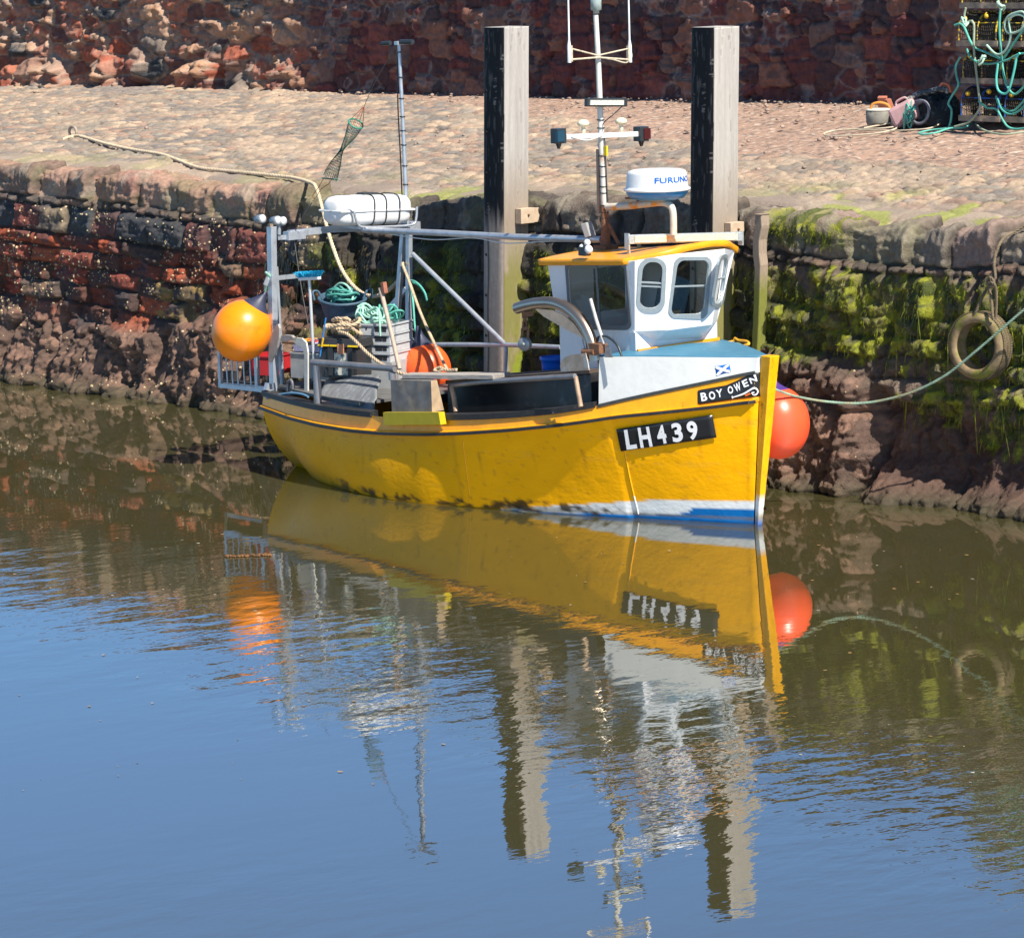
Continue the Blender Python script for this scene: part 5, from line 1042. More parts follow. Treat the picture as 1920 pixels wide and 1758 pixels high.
# crates at the quarter
gc_ = oy(572, 705, -.75); cc = V((gc_.x, -.52, max(AZ+.01, gc_.z-.03)))
fish_box(cc, M('grey_crate_dark', (.30, .31, .31), .55, var=.2, vs=9), 'deep mid grey crate standing at the stern quarter behind the roller bar', h=.28, L_=.27, W_=.2, name='grey_crate', slots=False, ax=rot2(math.radians(12)))
rc_ = oy(497, 700, -.25); rcc = V((rc_.x+.02, -.18, AZ+.01)); fish_box(rcc, M('red_crate', (.42, .02, .025), .5, var=.15, vs=9), 'red plastic crate standing behind the stern gallows post', h=.22, L_=.16, W_=.2, name='red_crate', slots=False)
lb = cc+V((0, 0, .29)); t = empty('mesh_basket', tuple(lb), 'lilac mesh basket with red and yellow oddments resting on the grey crate', 'basket'); mb = MB(); vs = []
AXL = rot2(math.radians(12)); mb.box(lb+V((0, 0, .045)), (.24, .17, .045), AXL, 1.06); o = mb.build('basket_mesh', M('lilac_plastic', (.40, .42, .66), .5, var=.35, vs=60), t); 
mb = MB(); mb.tube(smooth_path([lb+AXL[0]*.1+V((0, -.18, .06)), lb+AXL[0]*.12+V((0, -.2, .13)), lb+AXL[0]*.17+V((0, -.2, .15)), lb+AXL[0]*.22+V((0, -.2, .12)), lb+AXL[0]*.2+V((0, -.18, .05))], .02), .008, 6); mb.build('basket_handle', M('lilac_plastic', (0, 0, 0)), t)
mb = MB(); mb.box(lb+AXL[0]*(-.17)+V((0, 0, .10)), (.05, .1, .018), AXL); mb.box(lb+AXL[0]*(-.06)+V((0, -.05, .10)), (.035, .06, .014), AXL); mb.build('contents', M('oddments', (.60, .05, .03), .5, col2=(.75, .5, .02), c2s=12, c2t=(.48, .52)), t)
# dark blue basket of teal rope, sitting on the fish boxes and gear
bq = oy(642, 566, .0); bt = empty('rope_basket', tuple(bq-V((0, 0, .17))), 'dark blue tub filled with coiled teal rope on top of the stern gear', 'tub'); axb = V((.16, -.10, 1)).normalized()
mb = MB(); mb.lathe(bq, [(0, -.19), (.18, -.19), (.215, -.10), (.25, .02), (.275, .03), (.275, .055), (.25, .055), (.235, .0), (.20, -.10), (.16, -.17), (0, -.17)], 32, axb); mb.build('tub', M('tub_blue', (.05, .10, .15), .55, var=.35, vs=40), bt)
mb = MB(); xx_ = V((.66, .75, 0))
for s_ in (-1, 1): 
    h0 = bq+xx_*(s_*.27)+V((0, 0, .05)); mb.tube(smooth_path([h0-V((0, .05, .02)), h0+xx_*s_*.03+V((0, -.03, .07)), h0+xx_*s_*.03+V((0, .04, .07)), h0+V((0, .06, -.02))], .02), .014, 6)
mb.build('tub_handle', M('tub_blue', (0, 0, 0)), bt)
def coil(c, r0, r1, n, h, tilt=.2, seed=0, sq=.7, jit=.25):
    r = random.Random(seed); pts = []; ph = r.random()*6
    for k in range(int(n*10)):
        a = ph+2*math.pi*k/10; f = k/(n*10); rr = r0+(r1-r0)*(.5+.5*math.sin(f*9+seed)); pts.append(V(c)+V((math.cos(a)*rr, math.sin(a)*rr*sq, f*h+r.uniform(-1, 1)*h*jit+tilt*rr*math.sin(a+seed))))
    return pts
rope_obj('teal_rope_coil', coil(bq+V((.0, 0, .00)), .10, .19, 9, .14, .15, 3, .95, .3), .013, M('teal_deep', (.06, .28, .24), .7, var=.3, vs=12), 'coiled teal rope heaped inside the dark blue tub', laid=False)
rope_obj('teal_rope_loop', [bq+V((-.2, -.05, .03)), bq+V((-.17, 0, .12)), bq+V((-.06, .02, .20)), bq+V((.07, .02, .18)), bq+V((.16, .02, .08)), bq+V((.17, 0, .03))], .013, mint, 'single pale green rope loop arching over the dark blue tub', laid=False)
st_ = V((bc.x-.05, bc.y, bc.z+.43))
for k, (s_, mt, lb_) in enumerate(((5, mint, 'pale mint rope heaped on top of the grey fish box stack, front tangle'), (9, teal, 'teal rope heaped on top of the grey fish box stack, back tangle'))):
    rope_obj('green_rope_heap', coil(st_+V((-.04+.03*k, -.12+.22*k, .0)), .10, .23, 5, .12, .15, s_, .55, .5), .012, mt, lb_, 'green rope on the fish boxes', laid=False)
e0 = st_+V((.1, -.15, .05)); rope_obj('green_rope_tail', [e0+V((-.3, 0, 0)), oy(700, 580, -.25), oy(706, 577, -.28), oy(711, 584, -.3), oy(712, 605, -.33), oy(713, 630, -.34)], .012, mint, 'loose end of mint rope hanging down in front of the fish boxes', laid=False)
# tan mooring rope coil lying on the toolbox and running forward
tcz = tc+a2*(TH_*1.06)
cp = coil(tcz+V((-.02, .0, .035)), .10, .27, 4.2, .13, .12, 2, .55, .3)
fwd_ = [oy(636, 622, -.75), oy(652, 627, -.80), oy(668, 641, -.85), oy(690, 663, -.90), oy(715, 682, -.95), oy(738, 692, -1.0), oy(752, 700, -1.02), oy(770, 703, -1.0)]
rope_obj('tan_rope_coil', cp, .022, manila, 'thick tan rope coil lying on the black toolbox')
rope_obj('tan_rope', fwd_, .020, manila, 'thick tan rope running from the toolbox forward over the shooting panel')
kn = oy(760, 497, .93)
rope_obj('tan_rope', [kn+V((-.03, 0, .02)), kn+V((.02, -.05, 0)), oy(768, 530, .8), oy(790, 590, .4), oy(815, 645, .0), oy(838, 692, -.55), oy(845, 696, -.75), oy(832, 692, -.80), oy(822, 697, -.82), oy(815, 694, -.78), oy(824, 689, -.75), oy(838, 694, -.80), oy(856, 693, -.80)], .018, manila, 'tan rope slanting from the gallows leg down to the plank table')
# mooring rope from the quay ring to the gallows
def gpt(u, v, off=.03): q = ongr(u, v); return q+V((0, 0, off))
mr = [gpt(118, 266), gpt(133, 262, .04), gpt(150, 262, .05), gpt(200, 274), gpt(250, 285), gpt(300, 293), gpt(330, 303), gpt(370, 318), gpt(410, 323), gpt(450, 327), gpt(500, 332), gpt(550, 338), oy(583, 343, 2.32), oy(593, 352, 2.16), oy(603, 385, 1.95), oy(613, 425, 1.8), oy(624, 462, 1.65), oy(640, 503, 1.5), oy(660, 533, 1.35), oy(682, 551, 1.2), oy(703, 555, 1.1), oy(722, 548, 1.02), oy(738, 535, .97), oy(752, 520, .95)]
rope_obj('mooring_rope', mr, .024, M('pale_rope', (.58, .46, .32), .8, var=.2, vs=10), 'long pale mooring rope from the cobbles over the quay edge to the boat stern')
q = ongr(135, 260); mb = MB(); rk = [q+V((math.cos(a)*.09, 0.02, .09+math.sin(a)*.08)) for a in [k*2*math.pi/12 for k in range(14)]]; mb.tube(rk, .022, 6); mb.box(q, (.12, .05, .02)); o = pivot(mb.build('mooring_ring', M('iron_ring', (.35, .29, .23), .7, .3))); tag(o, 'iron mooring ring set in the cobbles with a pale rope made fast to it', 'mooring ring')
# bow line
rope_obj('mooring_rope', [oy(1438, 716, .15), oy(1450, 728, .25), oy(1475, 738, .40), oy(1500, 745, .6), oy(1550, 753, 1.0), oy(1610, 756, 1.25), oy(1665, 748, 1.4), oy(1720, 731, 1.5), oy(1775, 702, 1.6), oy(1830, 658, 1.7), oy(1880, 615, 1.8), oy(1930, 572, 1.9), oy(2040, 480, 2.1), oy(2100, 420, 2.4)], .0135, greenr, 'green mooring rope curving from the bow past the old tyre to the right')
# broom
BYY = -.86; bt_ = empty('deck_broom', tuple(oy(588, 665, BYY)), 'deck broom standing upside down with bright blue bristles and a white head', 'broom')
mb = MB(); mb.tube([oy(589, 684, BYY), oy(580, 524, BYY)], .017, 8); mb.build('handle', M('alu_handle', (.60, .60, .60), .35, .4), bt_)
h0, h1 = ox(560, 524, oy(580, 524, BYY).x-.02), ox(600, 521, oy(580, 524, BYY).x-.02); h0 = oy(562, 523, BYY-.0); h1 = oy(599, 521, BYY+.02)
hd = (h1-h0).normalized(); hn = V((hd.y, -hd.x, 0)).normalized(); hn = hn if hn.dot(CAM-h0) > 0 else -hn
mb = MB(); mb.bar(h0, h1, .05, .035); mb.build('head', whitePl, bt_, bevel=.004)
mb = MB(); r = random.Random(3)
for k in range(700):
    t_ = r.random(); b_ = h0.lerp(h1, t_)+hn*r.uniform(-.03, .03)+V((0, 0, .015)); tip = b_+hd*((t_-.5)*.09+r.uniform(-.02, .02))+hn*r.uniform(-.035, .035)+V((0, 0, .055+r.uniform(-.012, .012))); mb.tube([b_, tip], .0035, 3, caps=False)
mb.build('bristles', M('bristle_blue', (.005, .36, .62), .6, var=.25, vs=40), bt_)
# gaff / wooden pole with block
mb = MB(); mb.tube([oy(749, 692, -.90), oy(735, 630, -.85), oy(713, 540, -.80)], [.026, .024, .026], 8); o = mb.build('pole', M('pole_wood', (.42, .33, .26), .6, var=.25, vs=8, stretch=(8, 8, 1))); 
pt = empty('gaff_pole', tuple(oy(749, 692, -.90)), 'wooden pole with a brown block at its head leaning beside the gallows legs', 'pole'); me = o.data; bpy.data.objects.remove(o); link('shaft', me, pt)
mb = MB(); mb.bar(oy(722, 550, -.80), oy(719, 529, -.80), .05, .045); mb.build('head_block', M('block_brown', (.32, .12, .07), .6, var=.2, vs=12), pt, bevel=.004)
# fishing rods
t = empty('fishing_rod', tuple(oy(587, 648, -.5)), 'slim dark fishing rod standing upright behind the broom', 'fishing rod'); mb = MB(); mb.tube(smooth_path([oy(587, 652, -.5), oy(578, 610, -.5), oy(566, 545, -.5), oy(556, 480, -.5), oy(552, 440, -.5), oy(560, 420, -.5), oy(585, 380, -.5)], .05), [.010]*1+[.004]*200 if False else .0055, 6); mb.build('blank', M('rod_dark', (.10, .09, .08), .4), t)
mb = MB(); mb.tube([oy(589, 655, -.5), oy(584, 632, -.5)], .014, 8); mb.build('grip', M('rod_grip', (.35, .33, .30), .6), t)
t = empty('fishing_rod', tuple(oy(601, 668, -.88)), 'short blue fishing rod with a yellow band leaning by the toolbox', 'fishing rod'); mb = MB(); mb.tube([oy(600, 668, -.88), oy(611, 596, -.86)], .008, 6); mb.build('blank', M('rod_blue', (.02, .22, .60), .4), t); mb = MB(); mb.tube([oy(603, 650, -.885), oy(606, 634, -.882)], .011, 6); mb.build('band', M('rod_yellow', (.80, .45, .02), .4), t)
# anchor stowed at the quarter
t = empty('anchor', tuple(oy(512, 690, -1.0)), 'grey anchor with a crescent fluke stowed beside the stern gallows post', 'anchor')
Z1 = lambda pts, y: [oy(390+a/4.884, 380+b/4.884, y) for a, b in pts]
cst = M('cast_grey', (.34, .32, .30), .6, .2, var=.2, vs=12, bump=.001, bs=40)
mb = MB(); mb.prism(Z1([(640, 1110), (612, 1132), (585, 1200), (562, 1320), (552, 1400), (553, 1450), (572, 1462), (600, 1400), (632, 1325), (650, 1240), (652, 1150)], -1.0), (0, .03, 0)); mb.build('fluke', cst, t, bevel=.004)
mb = MB(); mb.prism(Z1([(648, 1220), (700, 1210), (760, 1215), (780, 1235), (770, 1262), (735, 1262), (700, 1275), (650, 1262)], -.97), (0, .04, 0)); mb.build('shank', cst, t, bevel=.004)
# blue tub forward by the wheelhouse
q = oy(1040, 698, .12); hh = oy(1040, 669, .12).z-q.z; t = empty('blue_bucket', (q.x, q.y, q.z-.12), 'bright blue plastic drum standing on deck beside the wheelhouse', 'drum'); mb = MB(); mb.lathe(V((q.x, q.y, q.z-.12)), [(0, 0), (.12, 0), (.135, hh*.6+.1), (.14, hh+.12), (.148, hh+.12), (.148, hh+.10), (.135, hh+.08), (.12, .1), (0, .1)], 28); mb.build('drum', M('drum_blue', (.01, .14, .62), .4, var=.1, vs=9), t)
mb = MB(); mb.lathe(V((q.x, q.y, q.z-.12)), [(.141, hh+.085), (.154, hh+.09), (.154, hh+.125), (.14, hh+.125)], 28); mb.build('rim', M('drum_blue', (0, 0, 0)), t)
# orange rope on the foredeck
rope_obj('orange_rope', [oy(1345, 646, .62), oy(1360, 643, .68), oy(1376, 639, .74), oy(1378, 634, .74), oy(1384, 638, .74), oy(1400, 640, .68), oy(1404, 645, .60), oy(1395, 648, .6)], .014, M('orange_line', (.80, .38, .02), .6, var=.2), 'orange rope end lying on the far side of the light blue foredeck', laid=False)
rope_obj('thin_green_line', [oy(1344, 641, .64), oy(1360, 642, .7), oy(1380, 643, .7), oy(1398, 649, .6)], .007, mint, 'thin green line lying on the foredeck by the wheelhouse', laid=False)
# hanging net sock under the light mast
t = empty('net_sock', tuple(Pp(620, 338)), 'green net sock with a wire hoop blowing from a cord on the light mast', 'net'); NP = lambda u, v: oy(u, v, .95)
path = [(667, 232), (661, 246), (655, 258), (648, 269), (642, 279), (636, 292), (629, 308), (623, 322), (619, 334)]; rad = [.085, .072, .055, .036, .018, .034, .056, .074, .084]
mb = MB(); vs = []; n = 22; sp = smooth_path([NP(*p) for p in path], .03); m_ = len(sp)
tn = (sp[-1]-sp[0]).normalized(); tx = tn.cross(V((CF.x, CF.y, 0))).normalized(); ty = tn.cross(tx).normalized()
for i, p in enumerate(sp):
    f = i/(m_-1); rr = float(np.interp(f*8, range(9), rad)); flat = 1 if f < .5 else 1-.75*(f-.5)*2
    for j in range(n): a = 2*math.pi*j/n+.3*i*.1; vs.append(p+tx*math.cos(a)*rr+ty*math.sin(a)*rr*flat)
mb.add(vs, [(i*n+j, i*n+(j+1) % n, (i+1)*n+(j+1) % n, (i+1)*n+j) for i in range(m_-1) for j in range(n)]); netM = M('net_green', (.04, .14, .10), .7)
o = mb.build('netting', netM, t); md = o.modifiers.new('w', 'WIREFRAME'); md.thickness = .0055; md.use_even_offset = False
mb = MB(); hp = [sp[0]+tx*math.cos(a)*.087+ty*math.sin(a)*.087 for a in [k*2*math.pi/20 for k in range(21)]]; mb.tube(hp, .010, 6); mb.build('hoop', M('hoop_green', (.03, .22, .15), .5), t)
mb = MB(); mb.tube([NP(604, 334), NP(634, 337)], .008, 6); mb.build('spreader', M('hoop_green', (0, 0, 0)), t)
ap = NP(683, 199); mb = MB()
for k in (0, 6, 12, 16): mb.tube([hp[k], ap], .004, 4)
mb.tube(smooth_path([NP(606, 336), NP(598, 350), NP(586, 368), NP(590, 374), NP(602, 355), NP(616, 345), NP(622, 336)], .03), .005, 4); mb.build('orange_cord', M('cord_orange', (.70, .20, .08), .6), t)
mb = MB(); mb.tube(smooth_path([ap, NP(700, 160), NP(720, 125), NP(742, 84)], .1), .0045, 4); mb.build('hanging_cord', M('cord_dark', (.10, .10, .09), .7), t)
# ================================================================== PILES
def pile(top, bot, label, blk_to, zt):
    t = empty('mooring_pile', (bot.x-.17, 2.08, -.4), label, 'mooring pile', 'tall square timber piles standing against the quay wall')
    W_ = .345; D_ = .36; ax = (top-bot)/(top.z-bot.z); base = bot+ax*(-.4-bot.z)
    zs = np.arange(-.4, zt, .012); zs[-1] = zt
    def face(us, fn, cf, nm, mt):
        P = np.zeros((len(us), len(zs), 3)); 
        for i, u in enumerate(us):
            for ax_i in range(3): P[i, :, ax_i] = base[ax_i]+ax[ax_i]*(zs+.4)
            o_ = fn(u); P[i, :, 0] += o_[0]; P[i, :, 1] += o_[1]
        return P
    ts = np.linspace(0, 1, 27)
    # timber core: three visible sides and top
    us = np.concatenate([ts*0.0+0]); per = [(-W_, D_), (-W_, .02), (0-.0, .0), (0, D_)]
    pp = []
    for (a, b) in zip(per[:-1], per[1:]):
        for k in range(26): f = k/26; pp.append((a[0]+(b[0]-a[0])*f, a[1]+(b[1]-a[1])*f))
    pp.append(per[-1]); pp = np.array(pp); n = len(pp)
    P = np.zeros((n, len(zs)+1, 3)); Z = zs[None, :]
    P[:, :-1, 0] = base.x+ax.x*(Z+.4)+pp[:, 0:1]; P[:, :-1, 1] = base.y+ax.y*(Z+.4)+pp[:, 1:2]; P[:, :-1, 2] = Z
    s = np.arange(n)[:, None]*.0138+0*Z
    g = fbm(s*34, Z*1.1, 401+int(top.x*3), 4, .6); crack = (np.abs(fbm(s*16, Z*.55, 407, 3)-.5) < .010)
    d = (g-.5)*.007-crack*.005; P[:, :-1, 0] += np.where(s > 52*.0138, d, 0); P[:, :-1, 1] -= np.where(s < 52*.0138, d, 0)
    P[:, -1, 0] = (P[0, -2, 0]+P[52, -2, 0])/2; P[:, -1, 1] = P[:, -2, 1].mean(); P[:, -1, 2] = zt+.004
    c = np.zeros((n, len(zs), 3))+np.array([.38, .355, .33]); c = c*(.75+.5*g)[..., None]
    br = sst(3.5, 2.6, Z+.5*(g-.5)); c = mixc(c, (.26, .19, .125), br*.85*(0.6+.8*(g-.2)))
    c = mixc(c, (.16, .13, .10), crack*.4)
    gr = sst(2.5, 1.9, Z)*sst(.38, .56, fbm(s*7, Z*2.2, 405, 4)+.15*(s > .72+.25)); c = mixc(c, (.17, .165, .02), gr*.8*(s > .7))
    gg = sst(1.5, .9, Z)*(s > .85)*sst(.42, .5, fbm(s*12, Z*5, 406, 4)); c = mixc(c, (.20, .24, .012), gg*.9)
    c = np.concatenate([c, c[:, -1:]], 1)
    o = grid_obj('timber', P, c, mat('pile_timber', (1, 1, 1), .8, attr=True, var=.12, vs=12, stretch=(14, 14, 1), bump=.002, bs=12), t, flip=True)
    # curved black rubbing face on the water side
    k_ = 30; P = np.zeros((k_+1, len(zs), 3))
    for i in range(k_+1):
        f = i/k_; xx = -W_+.002+(W_-.004)*f; yy = -.006-.022*(1-(2*f-1)**6)
        P[i, :, 0] = base.x+ax.x*(zs+.4)+xx; P[i, :, 1] = base.y+ax.y*(zs+.4)+yy; P[i, :, 2] = zs
    s = (np.arange(k_+1)/k_)[:, None]+0*Z
    n1 = fbm(s*9, Z*1.2, 411, 4); n2 = fbm(s*25, Z*6, 412, 4)
    c = np.zeros((k_+1, len(zs), 3))+np.array([.010, .011, .014]); c = mixc(c, (.12, .125, .13), sst(.64, .74, n2)*.4)
    wear = sst(blk_to+.15, blk_to-.25, Z+.5*(n1-.5)); tan_ = np.zeros_like(c)+np.array([.36, .30, .26]); tan_ = tan_*(.75+.5*n1)[..., None]
    c = c*(1-wear[..., None])+tan_*wear[..., None]
    stk = np.exp(-((s-.30-.02*np.sin(Z*7))/.055)**2)*wear*sst(.30, .42, n1+.2); c = mixc(c, (.03, .035, .045), stk*.95)
    c = mixc(c, (.10, .075, .05), sst(.8, .2, Z)*.7)
    sc = ((fbm(s*3, Z*3, 415, 2) > .72) & (fbm(s*2, Z*60, 416, 2) > .66)); c = mixc(c, (.30, .29, .28), sc*.4*(1-wear))
    grid_obj('rubbing_face', P, c, mat('pile_facing', (1, 1, 1), .55, spec=.12, attr=True, var=.12, vs=20, bump=.0015, bs=30), t, flip=False)
    mb = MB()
    z = zt-.25
    while z > .4:
        q = V((base.x+ax.x*(z+.4)-W_*.80, base.y+ax.y*(z+.4)-.0245, z)); mb.lathe(q, [(0, -.004), (.018, -.004), (.018, .006), (.0, .006)], 10, V((0, -1, 0))); z -= .46
    mb.build('bolt_hole', M('hole_black', (.004, .004, .004), .9), t); tt_ = t
    mb = MB(); vs = [(base.x+ax.x*(zt+.4)+a, base.y+ax.y*(zt+.4)+b, zt+.001) for a, b in [(-W_+.002, -.006)]+[(-W_+.002+(W_-.004)*f, -.006-.022*(1-(2*f-1)**6)) for f in np.linspace(0, 1, 16)]+[(0, -.006), (0, D_), (-W_, D_)]]; mb.add(vs, [tuple(range(len(vs)))], False); mb.build('pile_top', M('pile_top_grey', (.42, .40, .38), .8, var=.2, vs=10), t)
    # timber chock between pile and wall
    zb = bot.z; return t, base, ax, D_
for (tp, bt2, lb_, bk_to, cu) in (((946, 52), (945, 690), 'tall timber pile with black rubbing face standing between the stern gallows and the wheelhouse', 2.62, (960, 405)), ((1340, 52), (1337, 430), 'tall timber pile with black rubbing face standing directly behind the wheelhouse', 2.50, (1350, 432))):
    tpt = oy(*tp, 1.9); btt = oy(*bt2, 1.9); t, base, ax, D_ = pile(tpt, btt, lb_, bk_to, tpt.z)
    zc_ = oy(cu[0], cu[1], 2.05).z; bx_ = base.x+ax.x*(zc_+.4)
    mb = MB(); mb.box((bx_+.055, 2.16, zc_), (.05, .10, .085)); ck = mb.build('chock', M('chock_tan', (.50, .38, .27), .75, var=.15, vs=12, bump=.001, bs=50), t, bevel=.004)
    mb = MB(); mb.box((bx_+.045, 2.33, zc_-.003), (.04, .065, .08)); mb.build('chock', M('chock_tan', (0, 0, 0)), t, bevel=.004)
    mb = MB(); mb.lathe((bx_+.106, 2.17, zc_+.01), [(0, .0), (.014, 0), (.010, .018), (0, .02)], 8, V((1, 0, 0))); mb.build('bolt', rust, ck)
# thin post by the second pile
pz = [(1414, 402), (1417, 430), (1412, 460), (1414, 500), (1413, 560), (1410, 620), (1408, 700)]
mb = MB(); vs = []; zz = []
for k in range(61):
    v_ = 402+k*(720-402)/60; q = oy(float(np.interp(v_, [402, 425, 450, 475, 500, 600, 720], [1421, 1422, 1417, 1417, 1420, 1417, 1411])), v_, 2.02); wv = .05 if v_ < 500 else .045
    for a, b in ((-wv, 0), (wv, 0), (wv, .12), (-wv, .12)): vs.append((q.x+a, q.y+b, q.z))
mb.add(vs, [(4*k+a, 4*k+(a+1) % 4, 4*k+4+(a+1) % 4, 4*k+4+a) for k in range(60) for a in range(4)]+[(0, 1, 2, 3), (240, 243, 242, 241)], False)
o = pivot(mb.build('rubbing_post', mat('post_weathered', (1, 1, 1), .8, attr=True, var=.2, vs=14, bump=.002, bs=30, stretch=(6, 6, 1)), bevel=.01)); tag(o, 'thin weathered timber post on the quay wall just right of the wheelhouse, green low down', 'post')
at = o.data.color_attributes.new('Col', 'FLOAT_COLOR', 'POINT')
for v_, d in zip(o.data.vertices, at.data): z = v_.co.z+o.location.z; f = min(1, max(0, (2.25-z)/.25)); d.color = (.30*(1-f)+.17*f, .23*(1-f)+.18*f, .17*(1-f)+.03*f, 1)
# ================================================================== TYRE
tq = oy(1838, 648, 2.0); tyre = empty('hanging_tyre', (tq.x, 2.0, tq.z-.34), 'muddy old car tyre hung on ropes as a fender against the weedy quay wall', 'tyre')
axT = V((.10, -1, .05)).normalized(); prof = [(.235, -.085), (.25, -.098), (.275, -.103), (.305, -.096), (.33, -.075), (.338, -.04), (.340, 0), (.338, .04), (.33, .075), (.305, .096), (.275, .103), (.25, .098), (.235, .085), (.232, .07), (.25, .05), (.29, .03), (.30, 0), (.29, -.03), (.25, -.05), (.232, -.07), (.235, -.085)]
mb = MB(); mb.lathe(tq, prof, 64, axT); o = mb.build('carcass', mat('muddy_rubber', (.24, .17, .09), .8, var=.4, vs=9, col2=(.15, .15, .02), c2s=5, c2t=(.48, .60), bump=.004, bs=40), tyre)
mb = MB(); xt = axT.cross(V((0, 0, 1))).normalized(); yt = axT.cross(xt)
for k in range(84):
    a = 2*math.pi*k/84; rd_ = xt*math.cos(a)+yt*math.sin(a); tg = axT.cross(rd_)
    for h0_, h1_ in ((-.075, -.03), (-.02, .02), (.03, .075)): mb.box(tq+rd_*.340+axT*((h0_+h1_)/2), (.005, .009, (h1_-h0_)/2), (rd_, (tg+axT*.3).normalized(), (axT-tg*.3).normalized()))
mb.build('tread', M('tread_mud', (.13, .10, .06), .85, var=.4, vs=14), tyre)
TY = 1.93
kp = oy(1857, 530, 2.0)
rope_obj('tyre_rope', [oy(1818, 598, TY+.05), oy(1826, 592, TY), oy(1838, 565, TY+.02), oy(1848, 545, 2.0), kp, oy(1862, 520, 2.0), oy(1864, 490, 2.05), oy(1872, 462, 2.08), oy(1885, 444, 2.2), oy(1900, 436, 2.32), gpt(1925, 428), gpt(1965, 424)], .017, dirty, 'dirty rope holding the old tyre, looping up over the quay edge')
rope_obj('tyre_rope', [oy(1862, 600, TY), oy(1861, 588, TY-.01), oy(1859, 560, TY+.04), kp+V((0, -.03, 0)), oy(1866, 522, 1.97), oy(1864, 495, 2.02), oy(1866, 470, 2.04)], .015, dirty, 'second dirty rope from the right of the tyre up to the knot')
rope_obj('tyre_rope', [oy(1852, 526, 1.96), oy(1856, 520, 1.94), oy(1864, 528, 1.94), oy(1859, 536, 1.94), oy(1851, 532, 1.95), oy(1862, 530, 1.93), oy(1868, 548, 1.97), oy(1867, 590, 2.0), oy(1865, 596, 2.0)], .017, dirty, 'knotted short rope end hanging above the tyre')
# ================================================================== THINGS ON THE QUAY
# creels
def make_creel(loc, label, ropec, grp):
    t = empty('creel', loc, label, 'lobster creel', grp); L_, W_, H_ = .60, .44, .36; c = V(loc)
    wood = M('creel_slats', (.24, .19, .15), .75, var=.4, vs=9, col2=(.45, .32, .22), c2s=4)
    mb = MB()
    for k in range(4): mb.box(c+V((0, -W_/2+.05+k*(W_-.1)/3, .02)), (L_/2+.02, .035, .012))
    for s_ in (-1, 0, 1): mb.box(c+V((s_*(L_/2-.03), 0, .045)), (.03, W_/2, .012))
    mb.box(c+V((0, -W_/2-.003, .03)), (L_/2+.015, .008, .032)); mb.build('base', wood, t)
    def arch(x, r_=1.0, n=14): return [c+V((x, -math.cos(a)*W_/2*r_*(1 if True else 1), .055+abs(math.sin(a))**.6*(H_-.04)*r_)) for a in [math.pi*k/n for k in range(n+1)]]
    for x in (-L_/2+.02, 0, L_/2-.02):
        mb = MB(); mb.tube(arch(x), .012, 6); mb.build('hoop', M('creel_'+ropec, {'yellow': (.55, .38, .02), 'blue': (.01, .10, .42), 'black': (.03, .03, .03)}[ropec], .6, col2=(.03, .03, .03), c2s=16, c2t=(.47, .53)), t)
    mb = MB(); vs = []; nx, ny = 20, 26
    for i in range(nx+1):
        A = arch(-L_/2+.02+(L_-.04)*i/nx, .985, ny)
        sag = .018*math.sin(math.pi*((i/nx*2) % 1)); vs += [p+V((0, 0, -sag)) for p in A]
    mb.add(vs, [(i*(ny+1)+j, i*(ny+1)+j+1, (i+1)*(ny+1)+j+1, (i+1)*(ny+1)+j) for i in range(nx) for j in range(ny)])
    for x in (-L_/2+.02, L_/2-.02):
        A = arch(x, .98, 22); k = 8; vs2 = []
        for q in range(k+1):
            f = 1-q/k; vs2 += [c+V((x, (p.y-c.y)*f, .055+(p.z-c.z-.055)*f)) for p in A]
        mb.add(vs2, [(i*23+j, i*23+j+1, (i+1)*23+j+1, (i+1)*23+j) for i in range(k) for j in range(22)])
    o = mb.build('netting', M('creel_net', (.022, .020, .016), .7, col2=(.10, .07, .02), c2s=25, c2t=(.55, .6)), t); md = o.modifiers.new('w', 'WIREFRAME'); md.thickness = .009; md.use_even_offset = False
    mb = MB(); mb.tube([c+V((-L_/2, 0, H_+.02)), c+V((L_/2, 0, H_+.02))], .010, 6)
    for s_ in (-1, 1): mb.tube([c+V((-L_/2, s_*.19, .26)), c+V((L_/2, s_*.19, .26))], .009, 6)
    mb.build('stringer', M('creel_'+ropec, (0, 0, 0)), t)
    mb = MB(); mb.box(c+V((.05, 0, .12)), (.10, .10, .05)); mb.build('bait_bag', M('bait_brown', (.10, .07, .05), .9, var=.4), t)
    for x, z in ((-.2, .30), (.12, .33)):
        mb = MB(); mb.lathe(c+V((x, -.17, z)), [(0, 0), (.022, 0), (.03, .02), (.022, .045), (0, .045)], 10, V((0, -1, .3))); mb.build('float', M('float_yellow', (.70, .42, .02), .5), t)
    return t
cb_ = ongr(1793, 238); CX0 = cb_.x+.33; CY0 = cb_.y+.25
tiers = ['bottom', 'second', 'third', 'topmost']; protos = {}
def dup(root, loc, label):
    r = root.copy(); COL.objects.link(r); r.location = loc; r['label'] = label
    for ch in list(root.children): c_ = ch.copy(); COL.objects.link(c_); c_.parent = r
    return r
for col_i, cn in ((0, 'left'), (1, 'right')):
    for k in range(4):
        x = CX0+.66*col_i+[0, .02, -.01, .02][k]*1; y = CY0+[0, .02, -.02, .01][k]; z = float(gz(CX0+.3, CY0))+.02+k*.425
        rc = ['blue', 'yellow', 'yellow', 'yellow'][k]; lb_ = '%s creel of the %s column in the netted stack at the right of the quay' % (tiers[k], cn); loc = (x, y, z)
        if k == 0: lb_ = 'bottom creel with blue binding in the %s column of the netted stack' % cn
        if rc not in protos: protos[rc] = make_creel(loc, lb_, rc, 'stacked lobster creels')
        else: dup(protos[rc], loc, lb_)
